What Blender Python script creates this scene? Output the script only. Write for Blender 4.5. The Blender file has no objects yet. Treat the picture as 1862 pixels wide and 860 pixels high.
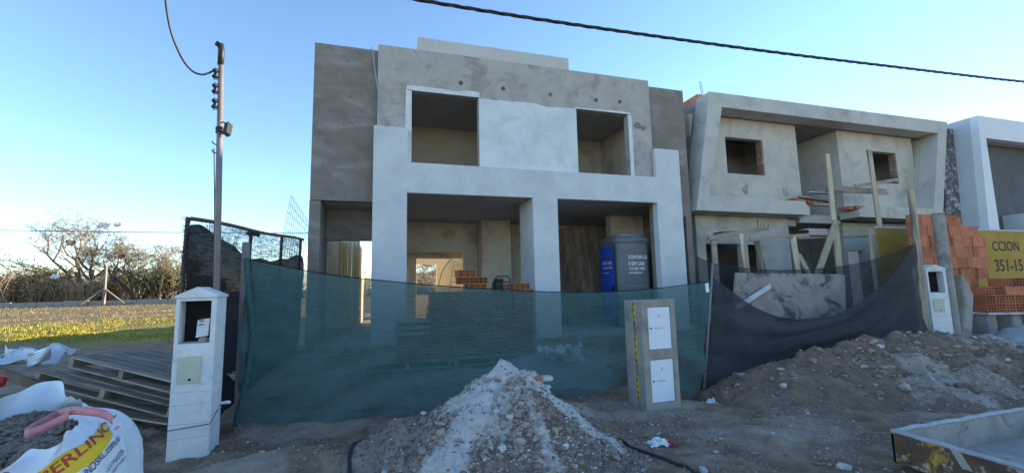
import bpy, bmesh, math, random
import numpy as np
from mathutils import Vector, Matrix
R_ = math.radians
random.seed(7); np.random.seed(7)
sc = bpy.context.scene
C = sc.collection

# ---------------------------------------------------------------- camera
FPX, YAW, PITCH, ROLL, EYE = 768.0, R_(16.66), R_(6.51), R_(-1.22), 1.6      # focal length in photo pixels (1862 wide)
fw = Vector((math.sin(YAW)*math.cos(PITCH), math.cos(YAW)*math.cos(PITCH), math.sin(PITCH)))
r0 = Vector((math.cos(YAW), -math.sin(YAW), 0)); u0 = r0.cross(fw)
rt = r0*math.cos(ROLL) + u0*math.sin(ROLL); up = -r0*math.sin(ROLL) + u0*math.cos(ROLL)
cam = bpy.data.cameras.new('camera'); camo = bpy.data.objects.new('camera', cam); C.objects.link(camo)
cam.sensor_width = 36; cam.lens = 36*FPX/1862; cam.clip_end = 2000; cam.clip_start = .05
m3 = Matrix((rt, up, -fw)).transposed()
camo.matrix_world = Matrix.Translation((0, 0, EYE)) @ m3.to_4x4()
sc.camera = camo

# ---------------------------------------------------------------- sky, sun, exposure
SUN_AZ, SUN_EL = R_(80), R_(10)           # azimuth measured from +Y (depth) towards +X (right)
w = bpy.data.worlds.new('World'); sc.world = w; w.use_nodes = True
nt = w.node_tree; bg = nt.nodes['Background']; sky = nt.nodes.new('ShaderNodeTexSky')
sky.sky_type = 'NISHITA'; sky.sun_disc = False; sky.sun_elevation = SUN_EL; sky.sun_rotation = SUN_AZ
sky.air_density = .85; sky.dust_density = 0.0; sky.ozone_density = 2.2; sky.altitude = 300
nt.links.new(sky.outputs[0], bg.inputs[0]); bg.inputs[1].default_value = .15
sl = bpy.data.lights.new('sun', 'SUN'); sl.energy = 5.0; sl.angle = R_(.5); sl.color = (1, .84, .58)
so = bpy.data.objects.new('sun', sl); C.objects.link(so)
sd = Vector((math.sin(SUN_AZ)*math.cos(SUN_EL), math.cos(SUN_AZ)*math.cos(SUN_EL), math.sin(SUN_EL)))
so.rotation_euler = sd.to_track_quat('Z', 'Y').to_euler(); so.location = sd*60
sc.view_settings.view_transform = 'Standard'; sc.view_settings.look = 'None'
sc.view_settings.gamma = 1; sc.view_settings.exposure = 1.76; sc.view_settings.use_curve_mapping = False
sc.cycles.transparent_max_bounces = 24; sc.cycles.max_bounces = 8; sc.cycles.diffuse_bounces = 5
sc.cycles.use_denoising = True

# ---------------------------------------------------------------- pixel rays (photo pixels -> direction), depth always from the thing touched
EY = Vector((0, 0, EYE))
def ray(x, y): return rt*(x-931) + up*(430-y) + fw*FPX
def aY(x, y, Y): d = ray(x, y); return EY + d*(Y/d.y)
def aZ(x, y, Z): d = ray(x, y); return EY + d*((Z-EYE)/d.z)
def aX(x, y, X): d = ray(x, y); return EY + d*(X/d.x)
def aD(x, y, D): return EY + ray(x, y)*(D/FPX)

# ---------------------------------------------------------------- noise
def _h(ix, iy, s):
    v = np.sin(ix*127.1 + iy*311.7 + s*74.7)*43758.5453
    return v - np.floor(v)
def vn(x, y, s=0):
    x = np.asarray(x, float); y = np.asarray(y, float)
    ix, iy = np.floor(x), np.floor(y); fx, fy = x-ix, y-iy
    fx = fx*fx*(3-2*fx); fy = fy*fy*(3-2*fy)
    a = _h(ix, iy, s)*(1-fx) + _h(ix+1, iy, s)*fx; b = _h(ix, iy+1, s)*(1-fx) + _h(ix+1, iy+1, s)*fx
    return (a*(1-fy) + b*fy)*2-1
def fbm(x, y, s=0, o=4, g=.5):
    t = 0; a = 1
    for i in range(o):
        t = t + a*vn(x*2**i, y*2**i, s+i*13); a *= g
    return t
def sst(a, b, x):
    t = np.clip((np.asarray(x, float)-a)/(b-a), 0, 1); return t*t*(3-2*t)

# ---------------------------------------------------------------- materials
def ramp(nt, fac, stops):
    n = nt.nodes.new('ShaderNodeValToRGB'); e = n.color_ramp.elements
    while len(e) > 1: e.remove(e[-1])
    e[0].position = stops[0][0]; e[0].color = (*stops[0][1], 1)
    for p, c in stops[1:]:
        k = e.new(p); k.color = (*c, 1)
    nt.links.new(fac, n.inputs[0]); return n.outputs[0]
def noise(nt, scale, detail=6, rough=.6, vec=None, stretch=None, dist=0):
    n = nt.nodes.new('ShaderNodeTexNoise'); n.inputs['Scale'].default_value = scale
    n.inputs['Detail'].default_value = detail; n.inputs['Roughness'].default_value = rough; n.inputs['Distortion'].default_value = dist
    if vec is None: vec = nt.nodes.new('ShaderNodeNewGeometry').outputs['Position']
    if stretch:
        m = nt.nodes.new('ShaderNodeMapping'); m.inputs['Scale'].default_value = stretch; nt.links.new(vec, m.inputs[0]); vec = m.outputs[0]
    nt.links.new(vec, n.inputs['Vector']); return n.outputs['Fac']
def mixc(nt, fac, a, b, mode='MIX'):
    n = nt.nodes.new('ShaderNodeMix'); n.data_type = 'RGBA'; n.blend_type = mode
    for s, v in ((0, fac), (6, a), (7, b)):
        if isinstance(v, (int, float)): n.inputs[s].default_value = v
        elif isinstance(v, tuple): n.inputs[s].default_value = (*v, 1)
        else: nt.links.new(v, n.inputs[s])
    return n.outputs[2]
def mul(nt, a, b):
    n = nt.nodes.new('ShaderNodeMath'); n.operation = 'MULTIPLY'
    for s, v in ((0, a), (1, b)):
        if isinstance(v, (int, float)): n.inputs[s].default_value = v
        else: nt.links.new(v, n.inputs[s])
    return n.outputs[0]
def maprange(nt, v, a, b, c=0, d=1):
    n = nt.nodes.new('ShaderNodeMapRange'); nt.links.new(v, n.inputs[0])
    for i, q in enumerate((a, b, c, d)): n.inputs[i+1].default_value = q
    return n.outputs[0]
def M(name, c1, c2, s=4, spots=None, ss=1.2, st=(.5, .62), fine=None, fs=60, rough=.9, bump=.25, bs=60, stretch=None, metal=0, vary=0, spec=.3, local=False):
    """procedural: two-tone noise, optional larger stains, optional fine speckle, bump, per-object variation"""
    m = bpy.data.materials.new(name); m.use_nodes = True; nt = m.node_tree; b = nt.nodes['Principled BSDF']
    vec = nt.nodes.new('ShaderNodeTexCoord').outputs['Object'] if local else None
    col = ramp(nt, noise(nt, s, 8, .65, vec=vec, stretch=stretch, dist=.4), [(.3, c1), (.7, c2)])
    if spots: 
        f = maprange(nt, noise(nt, ss, 7, .62, vec=vec, stretch=stretch, dist=.8), st[0], st[1])
        col = mixc(nt, f, col, spots)
    if fine:
        f = maprange(nt, noise(nt, fs, 4, .7, vec=vec), .55, .68); col = mixc(nt, f, col, fine)
    if vary:
        oi = nt.nodes.new('ShaderNodeObjectInfo'); h = nt.nodes.new('ShaderNodeHueSaturation'); nt.links.new(col, h.inputs['Color'])
        nt.links.new(maprange(nt, oi.outputs['Random'], 0, 1, 1-vary, 1+vary), h.inputs['Value']); col = h.outputs[0]
    nt.links.new(col, b.inputs['Base Color']); b.inputs['Roughness'].default_value = rough; b.inputs['Metallic'].default_value = metal
    b.inputs['Specular IOR Level'].default_value = spec
    if bump:
        bn = nt.nodes.new('ShaderNodeBump'); bn.inputs['Strength'].default_value = bump; bn.inputs['Distance'].default_value = .02
        nt.links.new(noise(nt, bs, 6, .7, vec=vec), bn.inputs['Height']); nt.links.new(bn.outputs[0], b.inputs['Normal'])
    return m
def flat(name, c, rough=.6, metal=0, spec=.3):
    return M(name, tuple(k*.92 for k in c), c, s=14, rough=rough, bump=.06, bs=90, metal=metal, spec=spec)
def M_net(name, c, hide, rough=.8, folds=.06):
    """woven shade cloth: threads (diffuse, a little translucent) and open holes between them"""
    m = bpy.data.materials.new(name); m.use_nodes = True; nt = m.node_tree
    b = nt.nodes['Principled BSDF']; out = nt.nodes['Material Output']; b.inputs['Roughness'].default_value = rough; b.inputs['Specular IOR Level'].default_value = .25
    nt.links.new(ramp(nt, noise(nt, 2.2, 7, .7, stretch=(1, 1, 3)), [(.3, tuple(k*.85 for k in c)), (.7, tuple(k*1.12 for k in c))]), b.inputs['Base Color'])
    tl = nt.nodes.new('ShaderNodeBsdfTranslucent'); tl.inputs[0].default_value = (*c, 1)
    mx = nt.nodes.new('ShaderNodeMixShader'); mx.inputs[0].default_value = .3
    nt.links.new(b.outputs[0], mx.inputs[1]); nt.links.new(tl.outputs[0], mx.inputs[2])
    tr = nt.nodes.new('ShaderNodeBsdfTransparent'); mx2 = nt.nodes.new('ShaderNodeMixShader')
    f = noise(nt, 9, 5, .6, stretch=(.6, .6, 3.5)); nt.links.new(maprange(nt, f, .3, .7, hide-folds, hide+folds), mx2.inputs[0])
    nt.links.new(tr.outputs[0], mx2.inputs[1]); nt.links.new(mx.outputs[0], mx2.inputs[2]); nt.links.new(mx2.outputs[0], out.inputs[0])
    return m
def M_attr(name, attr, c0, c1, s=6, s2=45, rough=.95, bump=.75, bs=30):
    """two soils, laid out by a mesh attribute (0..1) broken up by noise"""
    m = bpy.data.materials.new(name); m.use_nodes = True; nt = m.node_tree; b = nt.nodes['Principled BSDF']
    at = nt.nodes.new('ShaderNodeAttribute'); at.attribute_name = attr
    a = ramp(nt, noise(nt, s, 9, .7), [(.3, c0[0]), (.7, c0[1])]); d = ramp(nt, noise(nt, s*1.4, 9, .7), [(.3, c1[0]), (.7, c1[1])])
    ad = nt.nodes.new('ShaderNodeMath'); ad.operation = 'ADD'; nt.links.new(at.outputs['Fac'], ad.inputs[0])
    nt.links.new(maprange(nt, noise(nt, s2*.28, 10, .8), .25, .75, -.5, .5), ad.inputs[1])
    col = mixc(nt, maprange(nt, ad.outputs[0], .34, .70), a, d)
    f = maprange(nt, noise(nt, 70, 5, .75), .56, .7); col = mixc(nt, mul(nt, f, .45), col, (.32, .285, .26))
    f = maprange(nt, noise(nt, 55, 5, .75), .28, .42, 1, 0); col = mixc(nt, mul(nt, f, .5), col, (.055, .043, .036))
    nt.links.new(col, b.inputs['Base Color']); b.inputs['Roughness'].default_value = rough; b.inputs['Specular IOR Level'].default_value = .15
    bn = nt.nodes.new('ShaderNodeBump'); bn.inputs['Strength'].default_value = bump; bn.inputs['Distance'].default_value = .03
    nt.links.new(noise(nt, bs, 9, .75), bn.inputs['Height']); nt.links.new(bn.outputs[0], b.inputs['Normal'])
    return m

mt = {}
mt['cement_dark'] = M('cement_dark', (.165, .143, .127), (.245, .217, .196), 2.2, spots=(.30, .27, .246), ss=1.6, st=(.48, .70), fine=(.185, .162, .145), fs=6, bump=.3, bs=34, stretch=(.7, .7, 1.3))
mt['cement'] = M('cement', (.34, .315, .29), (.45, .422, .392), 2.3, spots=(.26, .235, .212), ss=1.4, st=(.52, .67), fine=(.36, .333, .307), fs=9, bump=.3, bs=34)
mt['skim'] = M('skim', (.50, .51, .53), (.63, .64, .655), 1.7, spots=(.46, .47, .49), ss=.9, st=(.5, .75), bump=.08, bs=20)
mt['skim_bright'] = M('skim_bright', (.56, .58, .60), (.68, .70, .72), 2.3, spots=(.50, .52, .54), ss=1.6, st=(.52, .75), bump=.08, bs=22)
mt['ceil'] = M('ceiling_concrete', (.36, .345, .33), (.45, .43, .41), 2, bump=.1, bs=20)
mt['inner'] = M('inner_plaster', (.56, .50, .415), (.68, .62, .525), 1.4, spots=(.36, .31, .25), ss=1.1, st=(.5, .7), bump=.1, bs=25)
mt['cream'] = M('cream_plaster', (.70, .56, .34), (.80, .66, .43), 1.5, bump=.1, bs=25)
mt['tank'] = M('light_plaster', (.42, .41, .39), (.50, .49, .47), 1.2, bump=.08)
mt['neigh'] = M('rough_plaster', (.40, .385, .36), (.52, .505, .475), 1.8, spots=(.33, .315, .295), ss=1.3, st=(.53, .7), bump=.2, bs=26)
mt['neigh_warm'] = M('rough_plaster_warm', (.42, .395, .35), (.54, .51, .455), 1.8, spots=(.35, .33, .30), ss=1.3, st=(.53, .7), bump=.2, bs=26)
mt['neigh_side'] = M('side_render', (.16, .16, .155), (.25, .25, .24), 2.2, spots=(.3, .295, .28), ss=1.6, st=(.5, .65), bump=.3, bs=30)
mt['mottle'] = M('mottled_render', (.07, .07, .072), (.16, .16, .16), 7, spots=(.42, .41, .4), ss=4.5, st=(.52, .6), bump=.5, bs=40)
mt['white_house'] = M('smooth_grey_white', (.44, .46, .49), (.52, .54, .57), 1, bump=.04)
mt['white_face'] = M('smooth_white', (.62, .64, .67), (.70, .72, .75), 1, bump=.04)
mt['panel_dark'] = M('dark_cladding', (.085, .088, .095), (.12, .123, .13), 1.5, bump=.05)
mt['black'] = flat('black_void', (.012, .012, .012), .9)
mt['wood'] = M('weathered_wood', (.34, .275, .195), (.54, .46, .34), 7, spots=(.16, .13, .10), ss=3, st=(.52, .66), bump=.4, bs=50, stretch=(1, 1, .12), vary=.25, local=True)
mt['wood_h'] = M('grey_wood', (.20, .165, .132), (.37, .315, .258), 8, spots=(.13, .105, .083), ss=3, st=(.52, .68), bump=.4, bs=60, stretch=(.12, 1, 1), vary=.25, local=True)
mt['wood_dark'] = M('brown_board', (.085, .057, .04), (.21, .14, .095), 6, spots=(.21, .17, .13), ss=2.5, st=(.56, .7), bump=.3, bs=40, stretch=(1, 1, .15), vary=.3, local=True)
mt['brick'] = M('fired_clay', (.36, .125, .065), (.50, .19, .10), 7, spots=(.30, .11, .065), ss=3, st=(.52, .7), bump=.3, bs=70, vary=.22)
mt['brick_dull'] = M('mortared_brick', (.21, .12, .085), (.31, .20, .155), 9, spots=(.34, .31, .28), ss=4, st=(.52, .62), bump=.4, bs=40)
mt['brick_core'] = flat('clay_inside', (.09, .03, .018), .95)
mt['rust'] = M('rusty_painted_steel', (.06, .036, .024), (.15, .092, .055), 6, spots=(.50, .31, .045), ss=3.2, st=(.54, .62), fine=(.40, .36, .31), fs=11, rough=.75, bump=.3, bs=50)
mt['tray_in'] = M('mortar_crust', (.27, .245, .225), (.40, .37, .345), 5, spots=(.17, .11, .085), ss=3, st=(.56, .68), bump=.4, bs=40)
mt['tray_rim'] = M('crusted_rim', (.28, .30, .34), (.42, .44, .49), 12, bump=.5, bs=50)
mt['pillar_white'] = M('limewash', (.56, .565, .575), (.70, .705, .715), 4, spots=(.46, .465, .475), ss=5, st=(.55, .75), bump=.35, bs=26)
mt['pillar_cem'] = M('precast_cement', (.25, .23, .205), (.34, .318, .29), 5, spots=(.17, .155, .14), ss=2.2, st=(.52, .68), bump=.3, bs=60)
mt['pvc_white'] = M('white_box_lid', (.62, .65, .72), (.70, .73, .80), 3, rough=.5, bump=.03)
mt['pvc_beige'] = M('beige_box_lid', (.44, .43, .34), (.52, .51, .41), 3, rough=.5, bump=.03)
mt['yellow'] = flat('yellow_plastic', (.72, .52, .03), .5)
mt['galv'] = M('painted_steel_pipe', (.165, .145, .145), (.225, .20, .20), 6, rough=.5, metal=.1, bump=.05)
mt['dark_plastic'] = flat('dark_plastic', (.022, .022, .025), .5)
mt['toilet'] = M('grey_plastic', (.115, .13, .145), (.15, .165, .18), 3, spots=(.22, .235, .25), ss=7, st=(.64, .72), rough=.5, bump=.04)
mt['toilet_roof'] = M('pale_grey_plastic', (.22, .24, .25), (.28, .30, .31), 3, rough=.5, bump=.04)
mt['blue'] = M('blue_plastic', (.008, .06, .42), (.012, .085, .52), 3, rough=.4, bump=.04, spec=.5)
mt['print_white'] = flat('white_print', (.75, .76, .78), .5)
mt['print_red'] = flat('red_print', (.42, .05, .03), .6)
mt['print_navy'] = flat('navy_print', (.05, .055, .10), .6)
mt['print_black'] = flat('black_print', (.03, .028, .022), .7)
mt['print_red_dim'] = flat('dark_red_print', (.20, .02, .05), .6)
mt['sign'] = M('yellow_sheet', (.35, .215, .04), (.42, .265, .055), 1.6, spots=(.30, .18, .04), ss=2.3, st=(.55, .7), bump=.04)
mt['bag'] = M('woven_plastic', (.60, .64, .70), (.70, .74, .80), 5, rough=.55, bump=.25, bs=160)
mt['bag_yellow'] = flat('yellow_print', (.72, .46, .02), .55)
mt['strap'] = M('pink_webbing', (.50, .19, .22), (.62, .32, .35), 18, bump=.4, bs=120)
mt['gravel'] = M('river_gravel', (.145, .115, .08), (.29, .235, .175), 9, spots=(.38, .32, .25), ss=14, st=(.6, .7), bump=.2, vary=.2)
mt['stone'] = M('rubble_stone', (.19, .148, .12), (.35, .29, .245), 10, spots=(.40, .36, .33), ss=7, st=(.62, .72), bump=.4, bs=70, vary=.4)
mt['stone_pale'] = M('pale_rubble', (.34, .335, .335), (.50, .495, .495), 9, bump=.4, bs=60, vary=.2)
mt['stone_red'] = M('brick_rubble', (.30, .13, .09), (.42, .20, .15), 9, bump=.4, bs=60, vary=.2)
mt['net_green'] = M_net('green_shade_net', (.072, .165, .168), .70, folds=.028)
mt['net_black'] = M_net('black_shade_net', (.050, .054, .066), .86, folds=.06)
mt['net_thin'] = M_net('thin_black_net', (.022, .024, .030), .62, folds=.06)
mt['net_left'] = M_net('dense_black_net', (.018, .018, .023), .985, folds=.012)
mt['net_torn'] = M_net('torn_black_net', (.022, .024, .028), .58, folds=.34)
mt['wire'] = flat('black_cable', (.028, .03, .034), .5)
mt['wire_grey'] = flat('grey_cable', (.40, .39, .37), .6)
mt['steel'] = M('rebar_steel', (.10, .085, .08), (.17, .15, .14), 20, rough=.6, metal=.4, bump=.1)
mt['bark'] = M('grey_bark', (.085, .065, .05), (.16, .125, .095), 6, bump=.4, bs=20)
mt['twig'] = M('dry_twigs', (.13, .098, .07), (.24, .19, .14), 3, bump=0)
mt['twig_tawny'] = M('tawny_stems', (.28, .20, .13), (.44, .33, .215), 2, bump=0)
mt['leaf_dry'] = M('dry_leaves', (.26, .20, .10), (.40, .31, .165), 1.5, bump=0)
mt['leaf_green'] = M('olive_leaves', (.075, .08, .035), (.15, .15, .065), 1.5, bump=0)
mt['grass'] = M('lit_green_grass', (.20, .18, .03), (.40, .33, .05), .5, bump=0)
mt['grass_dry'] = M('dry_grass', (.22, .17, .075), (.34, .27, .13), .8, bump=0)
mt['film'] = M('white_film', (.58, .62, .68), (.72, .76, .80), 4, rough=.35, bump=.3, bs=18)
mt['film_red'] = flat('red_film', (.45, .035, .04), .4)
mt['sheet_white'] = M('pale_board', (.40, .42, .45), (.52, .54, .57), 4, spots=(.3, .31, .33), ss=3, st=(.55, .7), bump=.15)
mt['slab'] = M('stained_slab', (.19, .165, .145), (.30, .27, .245), 3, spots=(.075, .064, .056), ss=2.6, st=(.5, .62), bump=.3, bs=30)
mt['sand'] = M('grey_sand', (.26, .265, .275), (.36, .365, .375), 4, fine=(.18, .18, .185), fs=30, bump=.5, bs=40)
mt['cement_bag'] = M('paper_sack', (.25, .20, .17), (.34, .28, .24), 3, bump=.15, bs=18)
mt['paper'] = flat('paper', (.62, .62, .62), .8)

# ---------------------------------------------------------------- mesh helpers
LOCAL = set()                                            # things whose parts are written in the thing's own coordinates
class MB:
    def __init__(s): s.v = []; s.f = []
    def add(s, vs, fs):
        o = len(s.v); s.v += [tuple(map(float, p)) for p in vs]; s.f += [tuple(i+o for i in f) for f in fs]; return s
    def box(s, a, b):
        x0, y0, z0 = a; x1, y1, z1 = b
        return s.add([(x0,y0,z0),(x1,y0,z0),(x1,y1,z0),(x0,y1,z0),(x0,y0,z1),(x1,y0,z1),(x1,y1,z1),(x0,y1,z1)],
                     [(3,2,1,0),(4,5,6,7),(0,1,5,4),(1,2,6,5),(2,3,7,6),(3,0,4,7)])
    def frame_box(s, o, u, v, n):                       # parallelepiped from a corner and three edge vectors
        o, u, v, n = map(Vector, (o, u, v, n)); p = [o, o+u, o+u+v, o+v]; p += [q+n for q in p]
        return s.add(p, [(3,2,1,0),(4,5,6,7),(0,1,5,4),(1,2,6,5),(2,3,7,6),(3,0,4,7)])
    def beam(s, p, q, wid, thick, side=None):
        p, q = Vector(p), Vector(q); d = (q-p)
        sv = Vector(side) if side else (rt if abs(d.normalized().z) > .6 else Vector((0, 0, 1)))
        sv = (sv - d.normalized()*sv.dot(d.normalized())).normalized(); nv = d.normalized().cross(sv)
        return s.frame_box(p - sv*wid/2 - nv*thick/2, sv*wid, nv*thick, d)
    def tube(s, pts, rad, n=8, cap=True):
        pts = [Vector(p) for p in pts]; rs = rad if isinstance(rad, (list, tuple)) else [rad]*len(pts); o = len(s.v); ref = None
        for i, p in enumerate(pts):
            t = (pts[min(i+1, len(pts)-1)] - pts[max(i-1, 0)]).normalized()
            if ref is None: ref = t.orthogonal().normalized()
            ref = (ref - t*ref.dot(t)).normalized(); b = t.cross(ref)
            for k in range(n):
                a = 2*math.pi*k/n; s.v.append(tuple(p + (ref*math.cos(a) + b*math.sin(a))*rs[i]))
        for i in range(len(pts)-1):
            for k in range(n):
                a, b2 = o+i*n+k, o+i*n+(k+1) % n; s.f.append((a, b2, b2+n, a+n))
        if cap: s.f.append(tuple(o+k for k in range(n))[::-1]); s.f.append(tuple(o+(len(pts)-1)*n+k for k in range(n)))
        return s
    def prism(s, poly, y0, y1):                         # polygon in XZ, extruded along Y
        n = len(poly); vs = [(x, y0, z) for x, z in poly] + [(x, y1, z) for x, z in poly]
        return s.add(vs, [tuple(range(n)), tuple(range(2*n-1, n-1, -1))] + [((i+1) % n, i, i+n, (i+1) % n+n) for i in range(n)])
    def lathe(s, prof, o, ax=(0, 0, 1), n=16):
        ax = Vector(ax).normalized(); e = ax.orthogonal().normalized(); b = ax.cross(e); o = Vector(o); k0 = len(s.v)
        for r, h in prof:
            for k in range(n):
                a = 2*math.pi*k/n; s.v.append(tuple(o + ax*h + (e*math.cos(a) + b*math.sin(a))*r))
        for i in range(len(prof)-1):
            for k in range(n):
                a, c = k0+i*n+k, k0+i*n+(k+1) % n; s.f.append((a, c, c+n, a+n))
        s.f.append(tuple(k0+k for k in range(n))[::-1]); s.f.append(tuple(k0+(len(prof)-1)*n+k for k in range(n)))
        return s
    def grid(s, P):                                     # P[i][j] points
        n, m = len(P), len(P[0]); o = len(s.v); s.v += [tuple(q) for r in P for q in r]
        s.f += [(o+i*m+j, o+i*m+j+1, o+(i+1)*m+j+1, o+(i+1)*m+j) for i in range(n-1) for j in range(m-1)]
        return s
    def mesh(s, name, mat, smooth=False):
        me = bpy.data.meshes.new(name); me.from_pydata(s.v, [], s.f); me.materials.append(mt[mat] if isinstance(mat, str) else mat)
        bm = bmesh.new(); bm.from_mesh(me); bmesh.ops.recalc_face_normals(bm, faces=bm.faces); bm.to_mesh(me); bm.free()
        if smooth: me.polygons.foreach_set('use_smooth', [True]*len(me.polygons))
        me.update(); return me
    def build(s, name, mat, parent=None, smooth=False, bevel=0):
        o = bpy.data.objects.new(name, s.mesh(name, mat, smooth)); C.objects.link(o)
        if parent:
            o.parent = parent
            if parent.name in LOCAL: LOCAL.add(o.name)
            else: o.matrix_parent_inverse = world_of(parent).inverted()
        if bevel:
            b = o.modifiers.new('bevel', 'BEVEL'); b.width = bevel; b.segments = 2; b.limit_method = 'ANGLE'
        return o
def world_of(o):
    m = o.matrix_basis.copy()
    if o.parent: m = world_of(o.parent) @ o.matrix_parent_inverse @ m
    return m
def tag(o, label, cat, group=None):
    o['label'] = label; o['category'] = cat; o['kind'] = 'thing'
    if group: o['group'] = group
    return o
def thing(name, label, cat, loc=(0, 0, 0), group=None):
    o = bpy.data.objects.new(name, None); C.objects.link(o); o.location = loc; o.empty_display_size = .1
    return tag(o, label, cat, group)
def kind(o, k): o['kind'] = k; return o
def place(name, me, M4, parent=None):
    o = bpy.data.objects.new(name, me); C.objects.link(o); o.matrix_world = M4; o.matrix_basis = M4
    if parent:
        o.parent = parent
        if parent.name not in LOCAL: o.matrix_parent_inverse = world_of(parent).inverted()
    return o
def cells(xs, ys, zs, solid):
    """walls with openings: boxes of a grid, only the outer faces kept"""
    m = MB(); nx, ny, nz = len(xs)-1, len(ys)-1, len(zs)-1; idx = {}
    S = lambda i, j, k: 0 <= i < nx and 0 <= j < ny and 0 <= k < nz and solid((xs[i]+xs[i+1])/2, (ys[j]+ys[j+1])/2, (zs[k]+zs[k+1])/2)
    def V(i, j, k):
        if (i, j, k) not in idx: idx[i, j, k] = len(m.v); m.v.append((xs[i], ys[j], zs[k]))
        return idx[i, j, k]
    for i in range(nx):
        for j in range(ny):
            for k in range(nz):
                if not S(i, j, k): continue
                if not S(i-1, j, k): m.f.append((V(i,j,k), V(i,j,k+1), V(i,j+1,k+1), V(i,j+1,k)))
                if not S(i+1, j, k): m.f.append((V(i+1,j,k), V(i+1,j+1,k), V(i+1,j+1,k+1), V(i+1,j,k+1)))
                if not S(i, j-1, k): m.f.append((V(i,j,k), V(i+1,j,k), V(i+1,j,k+1), V(i,j,k+1)))
                if not S(i, j+1, k): m.f.append((V(i,j+1,k), V(i,j+1,k+1), V(i+1,j+1,k+1), V(i+1,j+1,k)))
                if not S(i, j, k-1): m.f.append((V(i,j,k), V(i,j+1,k), V(i+1,j+1,k), V(i+1,j,k)))
                if not S(i, j, k+1): m.f.append((V(i,j,k+1), V(i+1,j,k+1), V(i+1,j+1,k+1), V(i,j+1,k+1)))
    return m
def wall(x0, x1, y0, y1, z0, z1, ops=()):
    """wall facing the street with openings (xa, xb, za, zb)"""
    xs = sorted({x0, x1, *[v for o in ops for v in o[:2]]}); zs = sorted({z0, z1, *[v for o in ops for v in o[2:]]})
    return cells(xs, [y0, y1], zs, lambda x, y, z: not any(a < x < b and c < z < d for a, b, c, d in ops))
def text(name, s, size, mat, M4, parent, ext=.002, mapf=None, align='LEFT', bold=0, shear=0, width=1):
    cu = bpy.data.curves.new('t', 'FONT'); cu.body = s; cu.size = size; cu.align_x = align; cu.extrude = ext; cu.offset = bold; cu.shear = shear
    cu.resolution_u = 3
    to = bpy.data.objects.new('t', cu); C.objects.link(to); dg = bpy.context.evaluated_depsgraph_get(); dg.update()
    me = bpy.data.meshes.new_from_object(to.evaluated_get(dg)); bpy.data.objects.remove(to); bpy.data.curves.remove(cu)
    me.materials.clear(); me.materials.append(mt[mat])
    for v in me.vertices: v.co.x *= width
    if mapf:
        bm = bmesh.new(); bm.from_mesh(me); bmesh.ops.triangulate(bm, faces=bm.faces)
        bmesh.ops.subdivide_edges(bm, edges=[e for e in bm.edges if e.calc_length() > .03], cuts=2)
        for v in bm.verts: v.co = Vector(mapf(v.co.x, v.co.y, v.co.z))
        bm.to_mesh(me); bm.free(); M4 = Matrix()
    return place(name, me, M4, parent)
def face_front(p, dx=0, tilt=0):                        # text plane facing the street (-Y), x to the right
    return Matrix.Translation(p) @ Matrix.Rotation(math.pi/2, 4, 'X')

# ---------------------------------------------------------------- terrain
def G0(x, y):
    x = np.asarray(x, float); y = np.asarray(y, float)
    left = .03*np.clip(y-4.5, 0, 28.5)
    lot = np.maximum(sst(5.6, 8.6, y)*.42, np.where(y > 18, .03*np.clip(y-4.5, 0, 28.5), 0))
    k = sst(-2.7, -1.9, x); g = left*(1-k) + lot*k
    g = g + .11*np.exp(-((y-4.45)/.3)**2)*sst(-1.7, -1.1, x)*(1-sst(.0, .7, x))            # grey berm in front of the net
    g = g - .06*np.exp(-((y-5.25)/.3)**2)*sst(-1.6, -1.0, x)*(1-sst(2.2, 3, x))              # ditch under the net
    g = g - .10*np.exp(-((x-4.6)/.9)**2 - ((y-5.4)/.6)**2)
    g = g + .20*np.exp(-((x-2.1)/.4)**2 - ((y-4.85)/.35)**2)
    return g
def Gn(x, y):
    x = np.asarray(x, float); y = np.asarray(y, float); d = np.hypot(x, y)
    near = 1-sst(9, 16, d)
    n = .035*fbm(x*1.6, y*1.6, 3, 4) + (.010*fbm(x*6.3+.3*y, y*7.1, 9, 5, .75) + .007*np.abs(fbm(x*12, y*12, 17, 2, .7)))*near
    return G0(x, y) + n*(.25+.75*near)*np.where(d > 120, 0, 1)
def g(x, y): return float(Gn(x, y))

# ---------------------------------------------------------------- ground
def spaced(parts):
    out = []
    for a, b, s in parts: out += list(np.arange(a, b-1e-6, s))
    return np.array(out + [parts[-1][1]])
gx = spaced([(-420, -60, 30), (-60, -20, 2), (-20, -6, .4), (-6, -3, .1), (-3, 5.5, .028), (5.5, 9, .07), (9, 20, .3), (20, 60, 2), (60, 420, 30)])
gy = spaced([(-60, -4, 4), (-4, 1, .5), (1, 2.4, .1), (2.4, 6.4, .028), (6.4, 12, .15), (12, 40, .5), (40, 100, 4), (100, 500, 40)])
GX, GY = np.meshgrid(gx, gy); GZ = Gn(GX, GY)
nx, ny = len(gx), len(gy)
me = bpy.data.meshes.new('ground')
ii = np.arange((nx)*(ny)).reshape(ny, nx)
fc = np.stack([ii[:-1, :-1], ii[:-1, 1:], ii[1:, 1:], ii[1:, :-1]], -1).reshape(-1, 4)
me.vertices.add(nx*ny); me.vertices.foreach_set('co', np.stack([GX, GY, GZ], -1).ravel())
me.loops.add(len(fc)*4); me.loops.foreach_set('vertex_index', fc.ravel().astype(np.int32))
me.polygons.add(len(fc)); me.polygons.foreach_set('loop_start', np.arange(0, len(fc)*4, 4, dtype=np.int32)); me.polygons.foreach_set('loop_total', np.full(len(fc), 4, np.int32))
me.polygons.foreach_set('use_smooth', np.ones(len(fc), bool)); me.update(calc_edges=True)
nf = fbm(GX*.35, GY*.35, 21, 4)
green = sst(13.5, 16, GY + 1.2*nf + .15*(GX+8))*(1-sst(18.5, 22, GY+3*nf))*(1-sst(-3, -1.5, GX))
dry = np.clip(sst(17, 21, GY+3*nf) + .0, 0, 1)
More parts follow.
